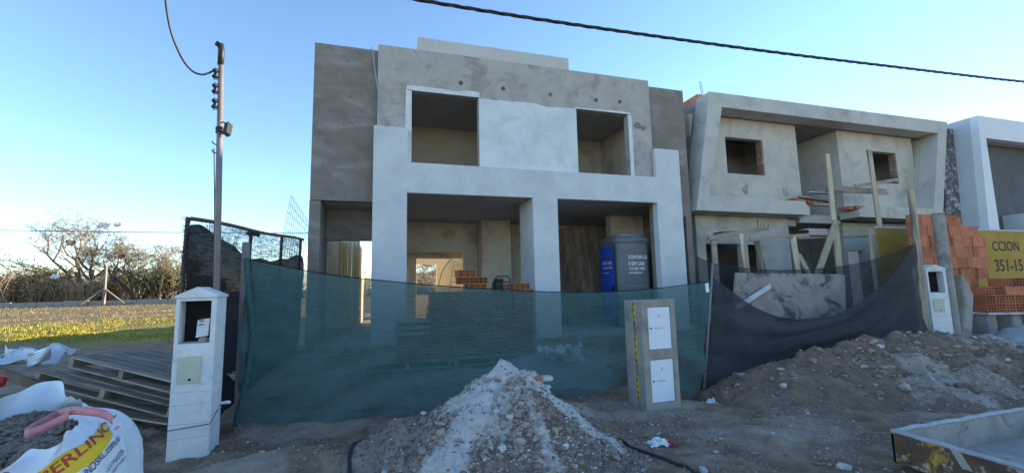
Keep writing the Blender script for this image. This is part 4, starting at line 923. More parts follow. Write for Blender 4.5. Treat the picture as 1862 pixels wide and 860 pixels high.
P = [[aD(50+44*t-2*q, 643-14*t+24*q, 5.3+.2*q*0+.05*math.sin(5*t+3*q)) for q in np.linspace(0, 1, 6)] for t in np.linspace(0, 1, 10)]
MB().grid(P).build('folded_sack', 'film', ch, smooth=True)
for k in range(3):
    MB().grid([[aD(50+(6+34*t), 646+5*k-13*t+q, 5.2) for q in (0, 1.1)] for t in np.linspace(0, 1, 5)]).build('film_stripe', 'toilet_roof', ch)
tag(MB().lathe([(.035, 0), (.045, .02), (.045, .09), (.03, .11)], aD(-2, 702, 4.6), (.2, 0, 1), 12).build('red_canister', 'film_red', smooth=True), 'small red plastic canister end beside the boards', 'canister')

# ---------------------------------------------------------------- hollow bricks
def hollow_brick(name, L, W, Hh, nx_, nz_, wallt=.012):
    """length along Y, hole pattern in the XZ ends; holes are real recesses"""
    mb = MB(); cw = (W-wallt*(nx_+1))/nx_; chh = (Hh-wallt*(nz_+1))/nz_; dep = L*.35
    xs = [0]; zs = [0]
    for i in range(nx_): xs += [xs[-1]+wallt, xs[-1]+wallt+cw]
    xs.append(W)
    for i in range(nz_): zs += [zs[-1]+wallt, zs[-1]+wallt+chh]
    zs.append(Hh)
    xs = [x-W/2 for x in xs]
    for i in range(len(xs)-1):
        for k in range(len(zs)-1):
            a, b, c, d = xs[i], xs[i+1], zs[k], zs[k+1]
            if i % 2 == 1 and k % 2 == 1:
                v = [(a, 0, c), (b, 0, c), (b, 0, d), (a, 0, d), (a, dep, c), (b, dep, c), (b, dep, d), (a, dep, d)]
                mb.add(v, [(0, 4, 5, 1), (1, 5, 6, 2), (2, 6, 7, 3), (3, 7, 4, 0), (4, 7, 6, 5)])
            else: mb.add([(a, 0, c), (b, 0, c), (b, 0, d), (a, 0, d)], [(0, 1, 2, 3)])
    x0, x1 = -W/2, W/2
    mb.add([(x0, 0, 0), (x1, 0, 0), (x1, L, 0), (x0, L, 0), (x0, 0, Hh), (x1, 0, Hh), (x1, L, Hh), (x0, L, Hh)], [(4, 5, 6, 7), (3, 2, 1, 0), (1, 2, 6, 5), (0, 4, 7, 3), (2, 3, 7, 6)])
    me = bpy.data.meshes.new(name); me.from_pydata(mb.v, [], mb.f); me.materials.append(mt['brick']); me.update(); return me
def ribbed_brick(name, L, Hh, D):
    """long face with the grooves of extruded clay"""
    mb = MB(); n = 5; pts = []
    for i in range(n):
        a, b = L*i/n, L*(i+1)/n; pts += [(a+.004, 0), (b-.010, 0), (b-.008, .005), (b-.001, .005)]
    pts += [(L, 0), (L, D), (0, D), (0, 0)]
    m_ = len(pts); mb.add([(x-L/2, y, 0) for x, y in pts] + [(x-L/2, y, Hh) for x, y in pts], [tuple(range(m_))[::-1], tuple(range(m_, 2*m_))] + [(i, (i+1) % m_, (i+1) % m_+m_, i+m_) for i in range(m_)])
    me = bpy.data.meshes.new(name); me.from_pydata(mb.v, [], mb.f); me.materials.append(mt['brick']); me.update(); return me
HB = hollow_brick('hollow_brick', .33, .178, .118, 3, 2); HBL = hollow_brick('hollow_brick', .18, .328, .118, 3, 2)
BHT = .275
BB = ribbed_brick('block', .40, BHT-.003, .2); BH = hollow_brick('block_end', .33, .226, BHT*.75-.003, 3, 3, .014); BS = ribbed_brick('block', .20, BHT-.003, .2)
rnd = random.Random(21)
ORD = ['bottom', 'second', 'third', 'fourth', 'fifth', 'sixth', 'seventh', 'eighth', 'ninth', 'tenth']
# stack behind the green net (stepped), on a pallet
zb = g(.9, 7.3)+.14
pallet((-.35, 7.15, zb-.005), (1.05, 7.15, zb-.005), (-.35, 8.0, zb-.005), 'wooden pallet under the left half of the brick stack behind the green net', 6)
pallet((1.10, 7.15, zb-.005), (2.35, 7.15, zb-.005), (1.10, 8.0, zb-.005), 'wooden pallet under the right half of the brick stack behind the green net', 6)
xl = aY(722, 600, 7.2).x; 
rows = [(722, 955), (722, 955), (722, 955), (772, 955), (775, 945), (778, 922), (780, 912), (782, 900), (782, 885)]
ztp = []
for r_, (pa, pb2) in enumerate(rows):
    xa, xb = aY(pa, 560, 7.2).x, aY(pb2, 560, 7.2).x; n = int((xb-xa)/.184); z = zb + r_*.122
    for i in range(n):
        o = place('hollow_brick', HB, Matrix.Translation((xa+.09+i*.184+rnd.uniform(-.003, .003), 7.2+rnd.uniform(-.02, .02), z)) @ Matrix.Rotation(rnd.uniform(-.02, .02), 4, 'Z')); tag(o, 'orange hollow clay brick in the '+ORD[r_]+' course of the stack behind the green net', 'brick', 'bricks stacked behind the green net')
ztop_ = zb + len(rows)*.122
def brick_at(px, py, Y, me, z, lab, rz=0, dx=0):
    p = aY(px, py, Y); return tag(place('hollow_brick', me, Matrix.Translation((p.x+dx, Y, z)) @ Matrix.Rotation(rz, 4, 'Z')), lab, 'brick')
print('stack top', ztop_, aY(800, 522, 7.2).z)
z = ztop_
brick_at(868, 520, 7.2, HBL, z-.0, 'orange hollow brick lying on the stack under two others', .03)
brick_at(848, 510, 7.22, HBL, z+.119, 'orange hollow brick in the middle of the little pile on the stack', -.05); brick_at(849, 500, 7.24, HBL, z+.238, 'topmost orange hollow brick of the little pile on the stack', .12)
brick_at(874, 505, 7.45, HBL, z+.119, 'orange hollow brick behind the little pile on the stack', .5)
# second smaller stack by the centre column with a generator
zg = g(2.3, 7.6)
for r_ in range(10):
    for i in range(2):
        for nm, x in (('a', 2.28),):
            o = place('hollow_brick', HB, Matrix.Translation((2.42+i*.19+rnd.uniform(-.004, .004), 7.7, zg+r_*.122))); tag(o, 'orange hollow brick in the '+ORD[r_]+' course of the narrow stack before the centre column', 'brick', 'bricks of the narrow stack')
brick_at(930, 520, 7.7, HB, zg+10*.122, 'orange brick set on end beside the small generator', 0)
brick_at(950, 524, 7.7, HBL, zg+10*.122, 'orange brick lying with cut end beside the small generator', .2)
tag(MB().box((1.7, 7.75, zg-.1), (2.3, 8.3, zg+1.18)).build('material_crate', 'wood_dark', bevel=.01), 'dark crate behind the green net carrying the small generator', 'crate')
GE = thing('generator', 'small dark portable generator with carrying handle on the crate before the column', 'generator', aY(917, 526, 7.8)); gp = GE.location; gzz = zg+1.18; GE.location.z = gzz
bx_ = gp.x
MB().box((bx_-.17, 7.8, gzz+.02), (bx_+.10, 8.1, gzz+.2)).build('engine_block', 'dark_plastic', GE, bevel=.02)
MB().box((bx_-.15, 7.82, gzz+.2), (bx_+.0, 8.05, gzz+.26)).build('fuel_tank', 'dark_plastic', GE, bevel=.02)
MB().tube([(bx_-.17, 7.82, gzz+.0), (bx_-.19, 7.82, gzz+.22), (bx_-.13, 7.82, gzz+.30), (bx_+.08, 7.82, gzz+.30), (bx_+.12, 7.82, gzz+.24), (bx_+.12, 7.82, gzz)], .014, 8).build('handle', 'dark_plastic', GE, smooth=True)
for k in range(4): MB().box((bx_-.02, 7.79, gzz+.05+k*.035), (bx_+.09, 7.8, gzz+.065+k*.035)).build('cooling_fin', 'wire_grey', GE)
# paper sacks beside the stack
for i in range(3):
    xa = aY(752, 580, 7.0).x; zz = zb+3*.122+i*.10
    P = []; n1, n2 = 16, 12
    for a in range(n1):
        row = []
        for b in range(n2+1):
            u = a/(n1-1)*2-1; t = b/n2*2*math.pi; wv = (1-abs(u)**4)**.5; row.append(Vector((xa+.29*u+.01*math.sin(i*3+b), 7.32+.19*math.copysign(abs(math.cos(t))**.7, math.cos(t))*(.85+.15*wv), zz+.055+.055*wv*math.sin(t))))
        P.append(row)
    tag(MB().grid(P).build('paper_sack', 'cement_bag', smooth=True), ['lowest', 'middle', 'top'][i]+' brownish cement sack piled left of the bricks behind the net', 'sack')

# big stack on the right
zs_ = .68; Yb = 7.1; xa0 = aY(1676, 480, Yb).x
tag(MB().box((xa0-.1, 6.95, zs_-.045), (18.2, 8.0, zs_-.002)).build('pallet_sheet', 'sheet_white', bevel=.006), 'pale board platform carrying the big orange brick stack', 'platform')
for x in (xa0+.3, 14.4, 15.4, 16.4, 17.6):
    tag(MB().box((x-.2, 7.05, .2), (x+.2, 7.9, zs_-.046)).build('support_block', 'pillar_cem', bevel=.02), 'concrete block propping up the pale platform under the bricks', 'block', 'blocks under the brick platform')
def put_block(me, x, y, z, lab, grp): tag(place('clay_block', me, Matrix.Translation((x, y, z)) @ Matrix.Rotation(rnd.uniform(-.025, .025), 4, 'Z')), lab, 'brick', grp)
GA = lambda r: ('grooved orange clay block in the '+ORD[r]+' course of the tall brick stack', 'grooved blocks of the tall stack')
GB_ = lambda r: ('orange clay block with open holes facing out in the '+ORD[r]+' course of the low stack', 'holed blocks of the low stack')
for r_ in range(9):
    z = zs_ + r_*BHT; x = xa0 + rnd.uniform(-.05, .05) + (.1 if r_ >= 7 else .05); xe = aY([1784, 1784, 1782, 1788, 1797, 1797, 1797, 1782, 1762][r_], 480, Yb).x
    y = Yb + (.0 if r_ < 7 else .05)
    while x < xe-.15:
        if rnd.random() < .3: me_, wd = BS, .204
        else: me_, wd = BB, .404
        if xe-x-wd < .12: me_, wd = BB, .404
        put_block(me_, x+wd/2, y+rnd.uniform(-.035, .03), z, *GA(r_)); x += wd
    x = xa0 + .7
    if r_ >= 6:                                          # second row behind, seen over the top
        while x < xe+.3: put_block(BB, x+.2, y+.25, z, *GA(r_)); x += .404
# low stack turned towards the street corner, holes outwards
la_, lb_ = Vector((14.1, 6.72, 0)), Vector((16.0, 6.1, 0)); dd_ = (lb_-la_).normalized(); ra = math.atan2(dd_.y, dd_.x)
tag(MB().frame_box((la_.x-.1, la_.y-.05, zs_-.05), dd_*2.9, Vector((-dd_.y, dd_.x, 0))*.6, (0, 0, .045)).build('pallet_sheet', 'sheet_white', bevel=.006), 'pale sagging boards under the low stack of holed blocks', 'platform')
for r_ in range(4):
    for i in range(11):
        q = la_ + dd_*(.1+i*.232)
        if r_ == 3 and i in (0, 1): continue
        if r_ == 2 and i in (2, 3):
            if i == 2: tag(place('clay_block', BB, Matrix.Translation((q.x, q.y-.04, zs_+r_*BHT*.75)) @ Matrix.Rotation(ra, 4, 'Z') @ Matrix.Translation((.12, 0, 0)) @ Matrix.Diagonal((1.2, 1, .75, 1))), 'single grooved block laid lengthwise among the holed blocks', 'brick')
            continue
        tag(place('clay_block', BH, Matrix.Translation((q.x, q.y+rnd.uniform(-.015, .015), zs_+r_*BHT*.75)) @ Matrix.Rotation(ra+rnd.uniform(-.02, .02), 4, 'Z')), GB_(r_)[0], 'brick', GB_(r_)[1])
for i in range(5):
    q = la_ + dd_*(.2+i*.6); tag(MB().box((q.x-.15, q.y+.1, .1), (q.x+.2, q.y+.45, zs_-.051)).build('support_block', 'pillar_cem', bevel=.03), 'broken concrete block propping the boards below the holed blocks', 'block', 'blocks under the low stack')

# ---------------------------------------------------------------- yellow hoarding sheet
SG = thing('sign_sheet', 'long yellow construction hoarding with black lettering behind the brick stack', 'sign', (16.5, 8.3, .3))
YS = 8.3
zt, zbm = aY(1840, 421, YS).z, aY(1840, 512, YS).z
MB().box((aY(1596, 450, YS).x, YS, zbm-.3), (23, YS+.02, zt)).build('sheet', 'sign', SG)
MB().box((aY(1596, 450, YS).x, YS-.02, zt), (23, YS+.04, zt+.05)).build('top_batten', 'sheet_white', SG)
for x in (12.9, 15.4, 17.9, 20.4, 22.8): MB().box((x, YS+.03, .2), (x+.08, YS+.11, zt)).build('sign_post', 'wood', SG)
p = aY(1805, 456, YS); text('lettering', 'CCION', .44, 'print_black', face_front((p.x, YS-.004, p.z)), SG, .002, bold=.006, width=.96)
p = aY(1810, 493, YS); text('lettering', '351-15', .52, 'print_black', face_front((p.x, YS-.004, p.z)), SG, .002, bold=.008, width=.98)

# grey round post, leaning concrete wedge
p = aY(1706, 388, 6.2); tag(MB().tube([(p.x, 6.2, 0), (p.x-.02, 6.2, p.z)], .11, 18).build('round_post', 'pillar_cem'), 'thick round grey concrete post standing before the brick stack', 'post')
a_, b_ = aY(1722, 500, 6.35), aY(1750, 612, 6.1)
tag(MB().prism([(a_.x, a_.z), (a_.x+.12, a_.z-.04), (a_.x+.34, a_.z-.45), (b_.x+.28, .05), (b_.x-.1, .05), (a_.x+.02, a_.z-.7)], 6.1, 6.35).build('leaning_slab', 'pillar_cem', bevel=.04), 'broken grey concrete wedge leaning beside the far white pillar', 'concrete')
# stained slab standing between the two black nets, batten leaning on it
tl_, tr_, bl_ = aY(1340, 497, 6.45), aY(1537, 500, 6.45), aY(1330, 625, 6.2)
SL = tag(MB().frame_box(tl_, tr_-tl_, bl_-tl_, (.01, .07, .02)).build('stained_slab', 'slab', bevel=.01), 'stained grey formwork panel leaning upright between the black nets', 'panel')
plank('batten', aY(1338, 560, 6.24), aY(1400, 520, 6.34), .075, .05, 'sheet_white', 'pale short batten lying diagonally against the stained panel', 'batten')

# ---------------------------------------------------------------- timbers and shoring in front of the neighbouring house
def post_px(p1, p2, Y1, Y2, w_, label, ground=True, mat='wood', t_=.06, group=None):
    a, b = aY(*p1, Y1), aY(*p2, Y2)
    if ground:
        d = (b-a).normalized(); zz = g(b.x, b.y)-.03; b = b + d*((zz-b.z)/d.z)
    return plank('timber_post', a, b, w_, t_, mat, label, 'timber', group)
post_px((1504, 280), (1516, 400), 8.6, 8.55, .12, 'tall raw timber post rising before the recess of the plastered house')
post_px((1521, 402), (1486, 500), 8.45, 8.3, .15, 'short diagonal timber brace nailed to the tall post')
post_px((1520, 405), (1528, 492), 8.6, 8.5, .10, 'lower timber post doubled below the tall post')
post_px((1580, 273), (1606, 458), 8.6, 8.5, .12, 'tall raw timber post before the window of the second bay')
post_px((1297, 433), (1301, 482), 8.8, 8.8, .13, 'shoring post at the left corner of the porch opening', mat='wood_h')
post_px((1347, 425), (1358, 490), 8.6, 8.6, .13, 'forked shoring post in the middle of the porch opening')
post_px((1375, 436), (1388, 492), 9.2, 9.2, .14, 'double shoring post set back in the porch opening')
post_px((1441, 430), (1450, 490), 8.6, 8.6, .15, 'shoring post at the right end of the porch beam')
post_px((1452, 462), (1468, 492), 8.6, 8.4, .10, 'slanting prop at the foot of the right shoring post')
plank('shoring_beam', aY(1288, 433, 8.78), aY(1396, 415, 8.7), .12, .06, 'wood_h', 'long grey shoring beam rising over the porch opening', 'timber')
plank('shoring_beam', aY(1364, 436, 8.6), aY(1470, 427, 8.6), .09, .06, 'wood_h', 'grey shoring beam over the right porch posts', 'timber')
plank('shoring_beam', aY(1450, 433, 8.9), aY(1650, 428, 8.9), .06, .05, 'wood_h', 'long thin timber rail under the second bay', 'timber')
plank('scaffold_plank', aY(1305, 424, 9.1), aY(1345, 422, 9.1), .05, .3, 'wood_dark', 'short dark plank on the shoring at the porch corner', 'plank')
plank('scaffold_plank', aY(1500, 343, 8.7), aY(1612, 349, 8.75), .17, .05, 'wood_h', 'mortar splashed scaffold plank fixed between the tall posts', 'plank')
plank('scaffold_plank', aY(1555, 338, 8.7), aY(1632, 327, 8.9), .09, .05, 'wood', 'timber rail nailed across the second bay window', 'plank')
plank('scaffold_plank', aY(1452, 358, 9.3), aY(1520, 368, 8.8), .05, .22, 'wood_h', 'stacked scaffold plank resting on the ledge end', 'plank')
plank('scaffold_plank', aY(1476, 372, 9.2), aY(1520, 374, 8.8), .06, .2, 'wood', 'lower scaffold plank resting on the ledge end', 'plank')
plank('scaffold_plank', aY(1470, 350, 9.3), aY(1510, 352, 9.0), .04, .2, 'sheet_white', 'pale scrap board on the scaffold planks', 'plank')
for px in (1378, 1384, 1390, 1397): 
    p = aY(px, 412, 8.72); plank('starter_bar', p-Vector((0, 0, .03)), p+Vector((.0, 0, .07+.13*(px == 1378))), .02, .02, 'steel', 'rusty nail or bar stub standing on the shoring beam', 'nail', 'bar stubs on the shoring beam')
for x in (8.28, 8.33): plank('starter_bar', (x+.05, 9.2, 6.7), (x, 9.2, 7.1), .012, .012, 'steel', 'thin steel starter bar on the roof corner by the bricks', 'bar', 'starter bars on the roof corner')

# ---------------------------------------------------------------- portable toilet in the right garage bay
TO = thing('portable_toilet', 'grey portable toilet with bright blue door standing in the right garage bay', 'portable toilet', (6.0, 9.8, FL))
X0, X1, Y0, Y1, ZT = 5.52, 6.47, 9.32, 10.29, 2.62
def rrect(x0, x1, y0, y1, r, n=6):
    out = []
    for cx_, cy_, a0 in ((x1-r, y1-r, 0), (x0+r, y1-r, 90), (x0+r, y0+r, 180), (x1-r, y0+r, 270)):
        for k in range(n+1): a = R_(a0+90*k/n); out.append((cx_+r*math.cos(a), cy_+r*math.sin(a)))
    return out
def loft(rings):
    mb = MB(); n = len(rings[0][0])
    for ring, z in rings: mb.v += [(x, y, z) for x, y in ring]
    for i in range(len(rings)-1): mb.f += [(i*n+k, i*n+(k+1) % n, (i+1)*n+(k+1) % n, (i+1)*n+k) for k in range(n)]
    mb.f += [tuple(range(n))[::-1], tuple((len(rings)-1)*n+k for k in range(n))]; return mb
loft([(rrect(X0, X1, Y0, Y1, .14), FL), (rrect(X0, X1, Y0, Y1, .14), ZT)]).build('body', 'toilet', TO, bevel=.01)
e = .035; loft([(rrect(X0-e, X1+e, Y0-e, Y1+e, .16), ZT-.02), (rrect(X0-e, X1+e, Y0-e, Y1+e, .16), ZT+.07), (rrect(X0+.02, X1-.02, Y0+.02, Y1-.02, .16), ZT+.15)]).build('roof_rim', 'toilet', TO, bevel=.01)
loft([(rrect(X0+.12, X1-.12, Y0+.12, Y1-.12, .2), ZT+.15), (rrect(X0+.17, X1-.17, Y0+.17, Y1-.17, .2), ZT+.22), (rrect(X0+.28, X1-.28, Y0+.28, Y1-.28, .15), ZT+.25)]).build('roof_dome', 'toilet_roof', TO, bevel=.01)
dr = MB().box((X0-.03, Y0+.12, FL+.08), (X0+.02, Y1-.1, ZT-.1)).build('door', 'blue', TO, bevel=.02)
MB().box((X0-.035, Y0+.09, FL+.05), (X0-.0, Y0+.12, ZT-.06)).build('door_frame', 'dark_plastic', TO)
MB().box((X0-.05, Y0+.16, 1.36), (X0-.03, Y0+.30, 1.52)).build('door_latch', 'dark_plastic', dr, bevel=.01)
Ml = lambda y, z: Matrix.Translation((X0-.032, y, z)) @ Matrix.Rotation(-math.pi/2, 4, 'Z') @ Matrix.Rotation(math.pi/2, 4, 'X')
for s_, sz, z, mm in (('CONTEPLUS', .10, 2.20, 'print_red_dim'), ('589 5300', .12, 2.06, 'print_white'), ('15 460 1900', .09, 1.95, 'print_white'), ('www.conteplus', .05, 1.84, 'print_white')): text('door_lettering', s_, sz, mm, Ml(10.03, z), dr, .001)
for s_, sz, z in (('CONTEPLUS', .125, 2.185), ('0 589 5300', .13, 2.02), ('+15 460 1900', .105, 1.905), ('www.conteplus.com', .06, 1.82)): text('lettering', s_, sz, 'print_white', face_front((5.82, Y0-.002, z)), TO, .001, bold=.002, width=.78)
for x in (5.98, 6.04, 6.10, 6.16, 6.22, 6.28): MB().box((x, Y0-.036, ZT+.0), (x+.03, Y0-.0345, ZT+.02)).build('vent_slot', 'black', TO)
MB().box((5.7, Y0-.008, 1.50), (6.38, Y0, 1.512)).build('seam', 'toilet_roof', TO); MB().box((5.62, Y0-.006, ZT-.16), (5.68, Y0, ZT-.12)).build('sticker', 'toilet_roof', TO)

# boards leaning in the right bay
lab_ = ['first', 'second', 'third', 'fourth', 'fifth', 'sixth']
for i in range(6):
    xt = aY(1019+i*9, 412, 11.2).x; xb = aY(1027+i*10.4, 527, 10.6).x; b_ = Vector((xb+.06, 10.6-.1*i*.2-.25, FL)); t_ = Vector((xt, 11.3-.05*i, 3.18+.02*(i % 3)-.02*i*.2))
    plank('leaning_board', b_, t_, .16, .035, 'wood_dark', lab_[i]+' long brown formwork board from the centre column, leaning in the right bay', 'board')
for i in range(3): plank('leaning_pole', (6.42+.06*i, 10.5, FL), (6.62+.07*i, 10.9, 2.3-.1*i), .05, .04, 'wood_dark', ['dark thin timber', 'orange brown thin timber', 'short thin timber'][i]+' leaning behind the toilet by the right column', 'timber')
tag(place('hollow_brick', HB, Matrix.Translation((3.95, 9.5, FL))), 'single orange hollow brick on the floor beside the centre column', 'brick')

# ladder and hose in the patio
LA = thing('ladder', 'wooden ladder leaning on the sunny cream patio wall', 'ladder', (2.6, 16.4, FL))
la, lb = aY(820, 520, 16.3), aY(833, 474, 16.9); la.z = FL; d_ = Vector((.2, 0, 0))
for s_ in (-1, 1): MB().beam(la+d_*s_, lb+d_*s_*.9, .06, .05).build('ladder_rail', 'wood', LA)
for k in range(9): 
    q = la.lerp(lb, (k+.7)/9.5); MB().beam(q-d_, q+d_, .04, .04).build('rung', 'wood', LA)
tag(MB().tube(smooth_path([aY(797, 520, 15.8), aY(805, 492, 15.8), aY(820, 472, 15.7), aY(831, 466, 15.7), aY(840, 472, 15.5), aY(845, 485, 15.3)], 6), .016, 6).build('arched_hose', 'wire', smooth=True), 'black hose arching across the bright patio opening', 'hose')

# ---------------------------------------------------------------- vegetation
def tree(name, label, x, y, h, seed, spread=1.0, trunks=3, leaf='leaf_dry', nleaf=500, crown_from=.25, group=None, depth=5, cat='tree', lsz=.06):
    r = random.Random(seed); z0 = g(x, y)-.1; T = thing(name, label, cat, (x, y, z0), group); tr = MB(); tw = MB(); tips = []
    def grow(p, d, L, rad, lev):
        n = 3; P = [p]; q = p.copy(); dd = d.copy()
        for k in range(n):
            dd = (dd + Vector((r.uniform(-.25, .25), r.uniform(-.25, .25), r.uniform(-.12, .16)))).normalized(); q = q + dd*(L/n); P.append(q.copy())
        (tr if lev < 3 else tw).tube(P, [rad*(1-.45*i/n) for i in range(n+1)], 6 if lev < 2 else (4 if lev < 3 else 3), False)
        if lev >= depth: tips.append((q, dd)); return
        for k in range(r.choice([2, 3, 3]) if lev < 3 else r.choice([2, 3, 4])):
            t = r.uniform(.45, 1.0); b = P[min(n, int(t*n+.5))]; ax = Vector((r.uniform(-1, 1), r.uniform(-1, 1), r.uniform(-.25, .45))).normalized()
            nd = (dd*.75 + ax*.85*spread).normalized(); grow(b, nd, L*r.uniform(.62, .82), rad*.55, lev+1)
        if lev >= 2: tips.append((q, dd))
    for k in range(trunks):
        a = r.uniform(0, 6.28); d = Vector((math.cos(a)*.5*spread, math.sin(a)*.5*spread, 1)).normalized(); grow(Vector((x+.12*math.cos(a), y+.12*math.sin(a), z0)), d, h*.34, h*.022, 0)
    tr.build('trunk', 'bark', T, smooth=True); lv = MB()
    for q, dd in tips:                                   # brushy ends
        for k in range(3):
            e_ = q + (dd*.5+Vector((r.uniform(-1, 1), r.uniform(-1, 1), r.uniform(-.6, .9)))).normalized()*h*r.uniform(.04, .09); tw.tube([q, e_], [.010, .005], 3, False)
    for k in range(nleaf):
        q, dd = r.choice(tips); c = q + Vector((r.gauss(0, h*.035), r.gauss(0, h*.035), r.gauss(0, h*.03))); u = Vector((r.uniform(-1, 1), r.uniform(-1, 1), r.uniform(-.6, .6))).normalized(); v = u.orthogonal().normalized(); s_ = lsz*r.uniform(.6, 1.3)
        lv.add([c-u*s_, c-v*s_*.5, c+u*s_, c+v*s_*.5], [(0, 1, 2, 3)])
    tw.build('twigs', 'twig', T); o = lv.build('crown', leaf, T); kind(o, 'stuff'); return T
def bush(name, label, x, y, rx, rz, seed, leaf, ntw=500, nlf=1500, twig='twig', group=None, lsz=.055, cat='shrub'):
    r = random.Random(seed); z0 = g(x, y)-.05; T = thing(name, label, cat, (x, y, z0), group); tw = MB(); lv = MB()
    lobes = [(x+r.uniform(-.6, .6)*rx, y+r.uniform(-.4, .4)*rx, r.uniform(.55, 1.0)) for _ in range(6)]
    for k in range(ntw):
        lx, ly, lh = r.choice(lobes); b = Vector((lx+r.gauss(0, rx*.13), ly+r.gauss(0, rx*.12), z0)); a = r.uniform(0, 6.28); L = rz*lh*r.uniform(.55, 1.08); o_ = r.uniform(.05, .6)
        e_ = b + Vector((math.cos(a)*L*o_, math.sin(a)*L*o_, L*(1-.25*o_))); m_ = b.lerp(e_, .55) + Vector((r.uniform(-.1, .1), r.uniform(-.1, .1), r.uniform(.0, .15)))*L; tw.tube([b, m_, e_], [.02, .012, .005], 3, False)
        for j in range(4):
            q = m_.lerp(e_, r.random()); d = Vector((r.uniform(-1, 1), r.uniform(-1, 1), r.uniform(-.3, .8))); tw.tube([q, q+d*L*.16], [.008, .004], 3, False)
            for i in range(max(1, nlf//(ntw*4))):
                c = q + d*L*.16*r.random() + Vector((r.gauss(0, .07), r.gauss(0, .07), r.gauss(0, .06))); u = Vector((r.uniform(-1, 1), r.uniform(-1, 1), r.uniform(-.6, .6))).normalized(); v = u.orthogonal().normalized(); s_ = lsz*r.uniform(.6, 1.4)
                lv.add([c-u*s_, c-v*s_*.5, c+u*s_, c+v*s_*.5], [(0, 1, 2, 3)])
    tw.build('stems', 'twig_tawny' if leaf == 'leaf_dry' else twig, T); kind(lv.build('foliage', leaf, T), 'stuff'); return T
p = aY(172, 550, 37); tree('thorn_tree', 'tall bare thorn tree with plastic bags caught in its crown beyond the low wall', p.x, 37, 7.6, 5, .9, 5, 'leaf_dry', 300, depth=5)
bagp = aY(200, 408, 36.5)
p = aY(250, 550, 38); tree('thorn_tree', 'slimmer bare thorn tree beside the fence post beyond the low wall', p.x, 38, 6.2, 9, .85, 4, 'leaf_dry', 400, depth=5)
p = aY(318, 545, 42); tree('dead_tree', 'dark leafless tree with stubby branches beside the black fence', p.x, 42, 4.6, 14, .9, 2, 'leaf_dry', 20, depth=4)
bl = [(15, 35.5, 3.0, 2.9, 'leaf_dry', 'broad tawny thorn thicket at the left of the field'), (75, 36.5, 2.6, 2.5, 'leaf_dry', 'tawny thorn thicket between the broad one and the tall tree'), (112, 41, 2.6, 3.6, 'leaf_green', 'dark olive evergreen shrub behind the tall thorn tree'),
      (150, 36, 2.2, 2.0, 'leaf_dry', 'low brown brush at the foot of the tall thorn tree'), (215, 39, 2.5, 2.6, 'leaf_dry', 'brown brush behind the concrete fence post'), (235, 44, 2.8, 3.2, 'leaf_green', 'olive shrub behind the slimmer thorn tree'),
      (285, 36.5, 2.0, 3.0, 'leaf_green', 'dark dense shrub right of the slimmer thorn tree'), (325, 36.5, 2.0, 2.8, 'leaf_green', 'dark dense shrub touching the black fence edge'), (45, 44, 4.0, 3.2, 'leaf_dry', 'distant pale brown thicket behind the broad one'), (-40, 36, 3.2, 3.4, 'leaf_dry', 'tawny thicket at the far left end of the row'),
      (355, 40, 2.4, 2.6, 'leaf_green', 'dark shrub hidden behind the black fence'), (180, 46, 4.0, 3.3, 'leaf_dry', 'distant brown thicket behind the tall thorn tree'), (300, 46, 4.0, 3.0, 'leaf_dry', 'distant brown thicket behind the dead tree')]
for i, (px, Y, rx, rz, lf, lab) in enumerate(bl):
    p = aY(px, 548, Y); bush('thicket' if lf == 'leaf_dry' else 'shrub', lab, p.x, Y, rx, rz, 40+i, lf, 330 if lf == 'leaf_dry' else 300, 1500 if lf == 'leaf_dry' else 5000, lsz=.06 if lf == 'leaf_dry' else .075)
for i, (X, Y, h) in enumerate(((3.6, 44, 5.0), (5.2, 47, 4.6), (1.5, 50, 5.2))):
    tree('field_tree', ['bare tree seen through the patio window', 'second bare tree seen through the patio window', 'farther bare tree behind the house'][i], X, Y, h, 70+i, 1, 2, 'leaf_dry', 200, depth=5)
for i, (X, lf) in enumerate(((-9, 'leaf_green'), (-3, 'leaf_dry'), (3, 'leaf_dry'), (10, 'leaf_green'))):
    bush('thicket', ['first', 'second', 'third', 'fourth'][i]+' thicket past the black fence, growing behind the unfinished house', X, 40+i, 3.4, 2.8, 90+i, lf, 260, 1500)
# plastic caught in branches
for px, py, Y, s_, mm, lab in ((188, 409, 36.6, .5, 'film', 'torn white plastic bag caught in the top of the thorn tree'), (214, 408, 36.7, .38, 'film', 'smaller white plastic bag caught beside the torn one'), (130, 441, 36.8, .45, 'wire', 'black plastic bag caught in the thorn tree'), (221, 466, 37.5, .35, 'film_red', 'red plastic bag caught in the slimmer thorn tree'), (100, 502, 35.4, .35, 'film', 'white plastic bag caught low in the thicket'), (157, 493, 35.6, .2, 'film', 'small white scrap in the brush before the tall tree')):
    p = aY(px, py, Y); r_ = random.Random(int(px)); P = []
    for i in range(9):
        u = i/8; row = []
        for j in range(11):
            t = j/10*6.2832; rr = s_*.5*(.25+.75*math.sin(math.pi*min(.95, u*.8+.1)))*(1+.35*math.sin(3*t+px+4*u)); row.append(Vector((p.x+rr*math.cos(t)*1.2+.3*s_*u*math.sin(px), Y+rr*.5*math.sin(t), p.z+s_*(.35-.8*u)+.12*s_*math.sin(2*t+5*u))))
        P.append(row)
    tag(MB().grid(P).build('plastic_bag', mm), lab, 'plastic bag')
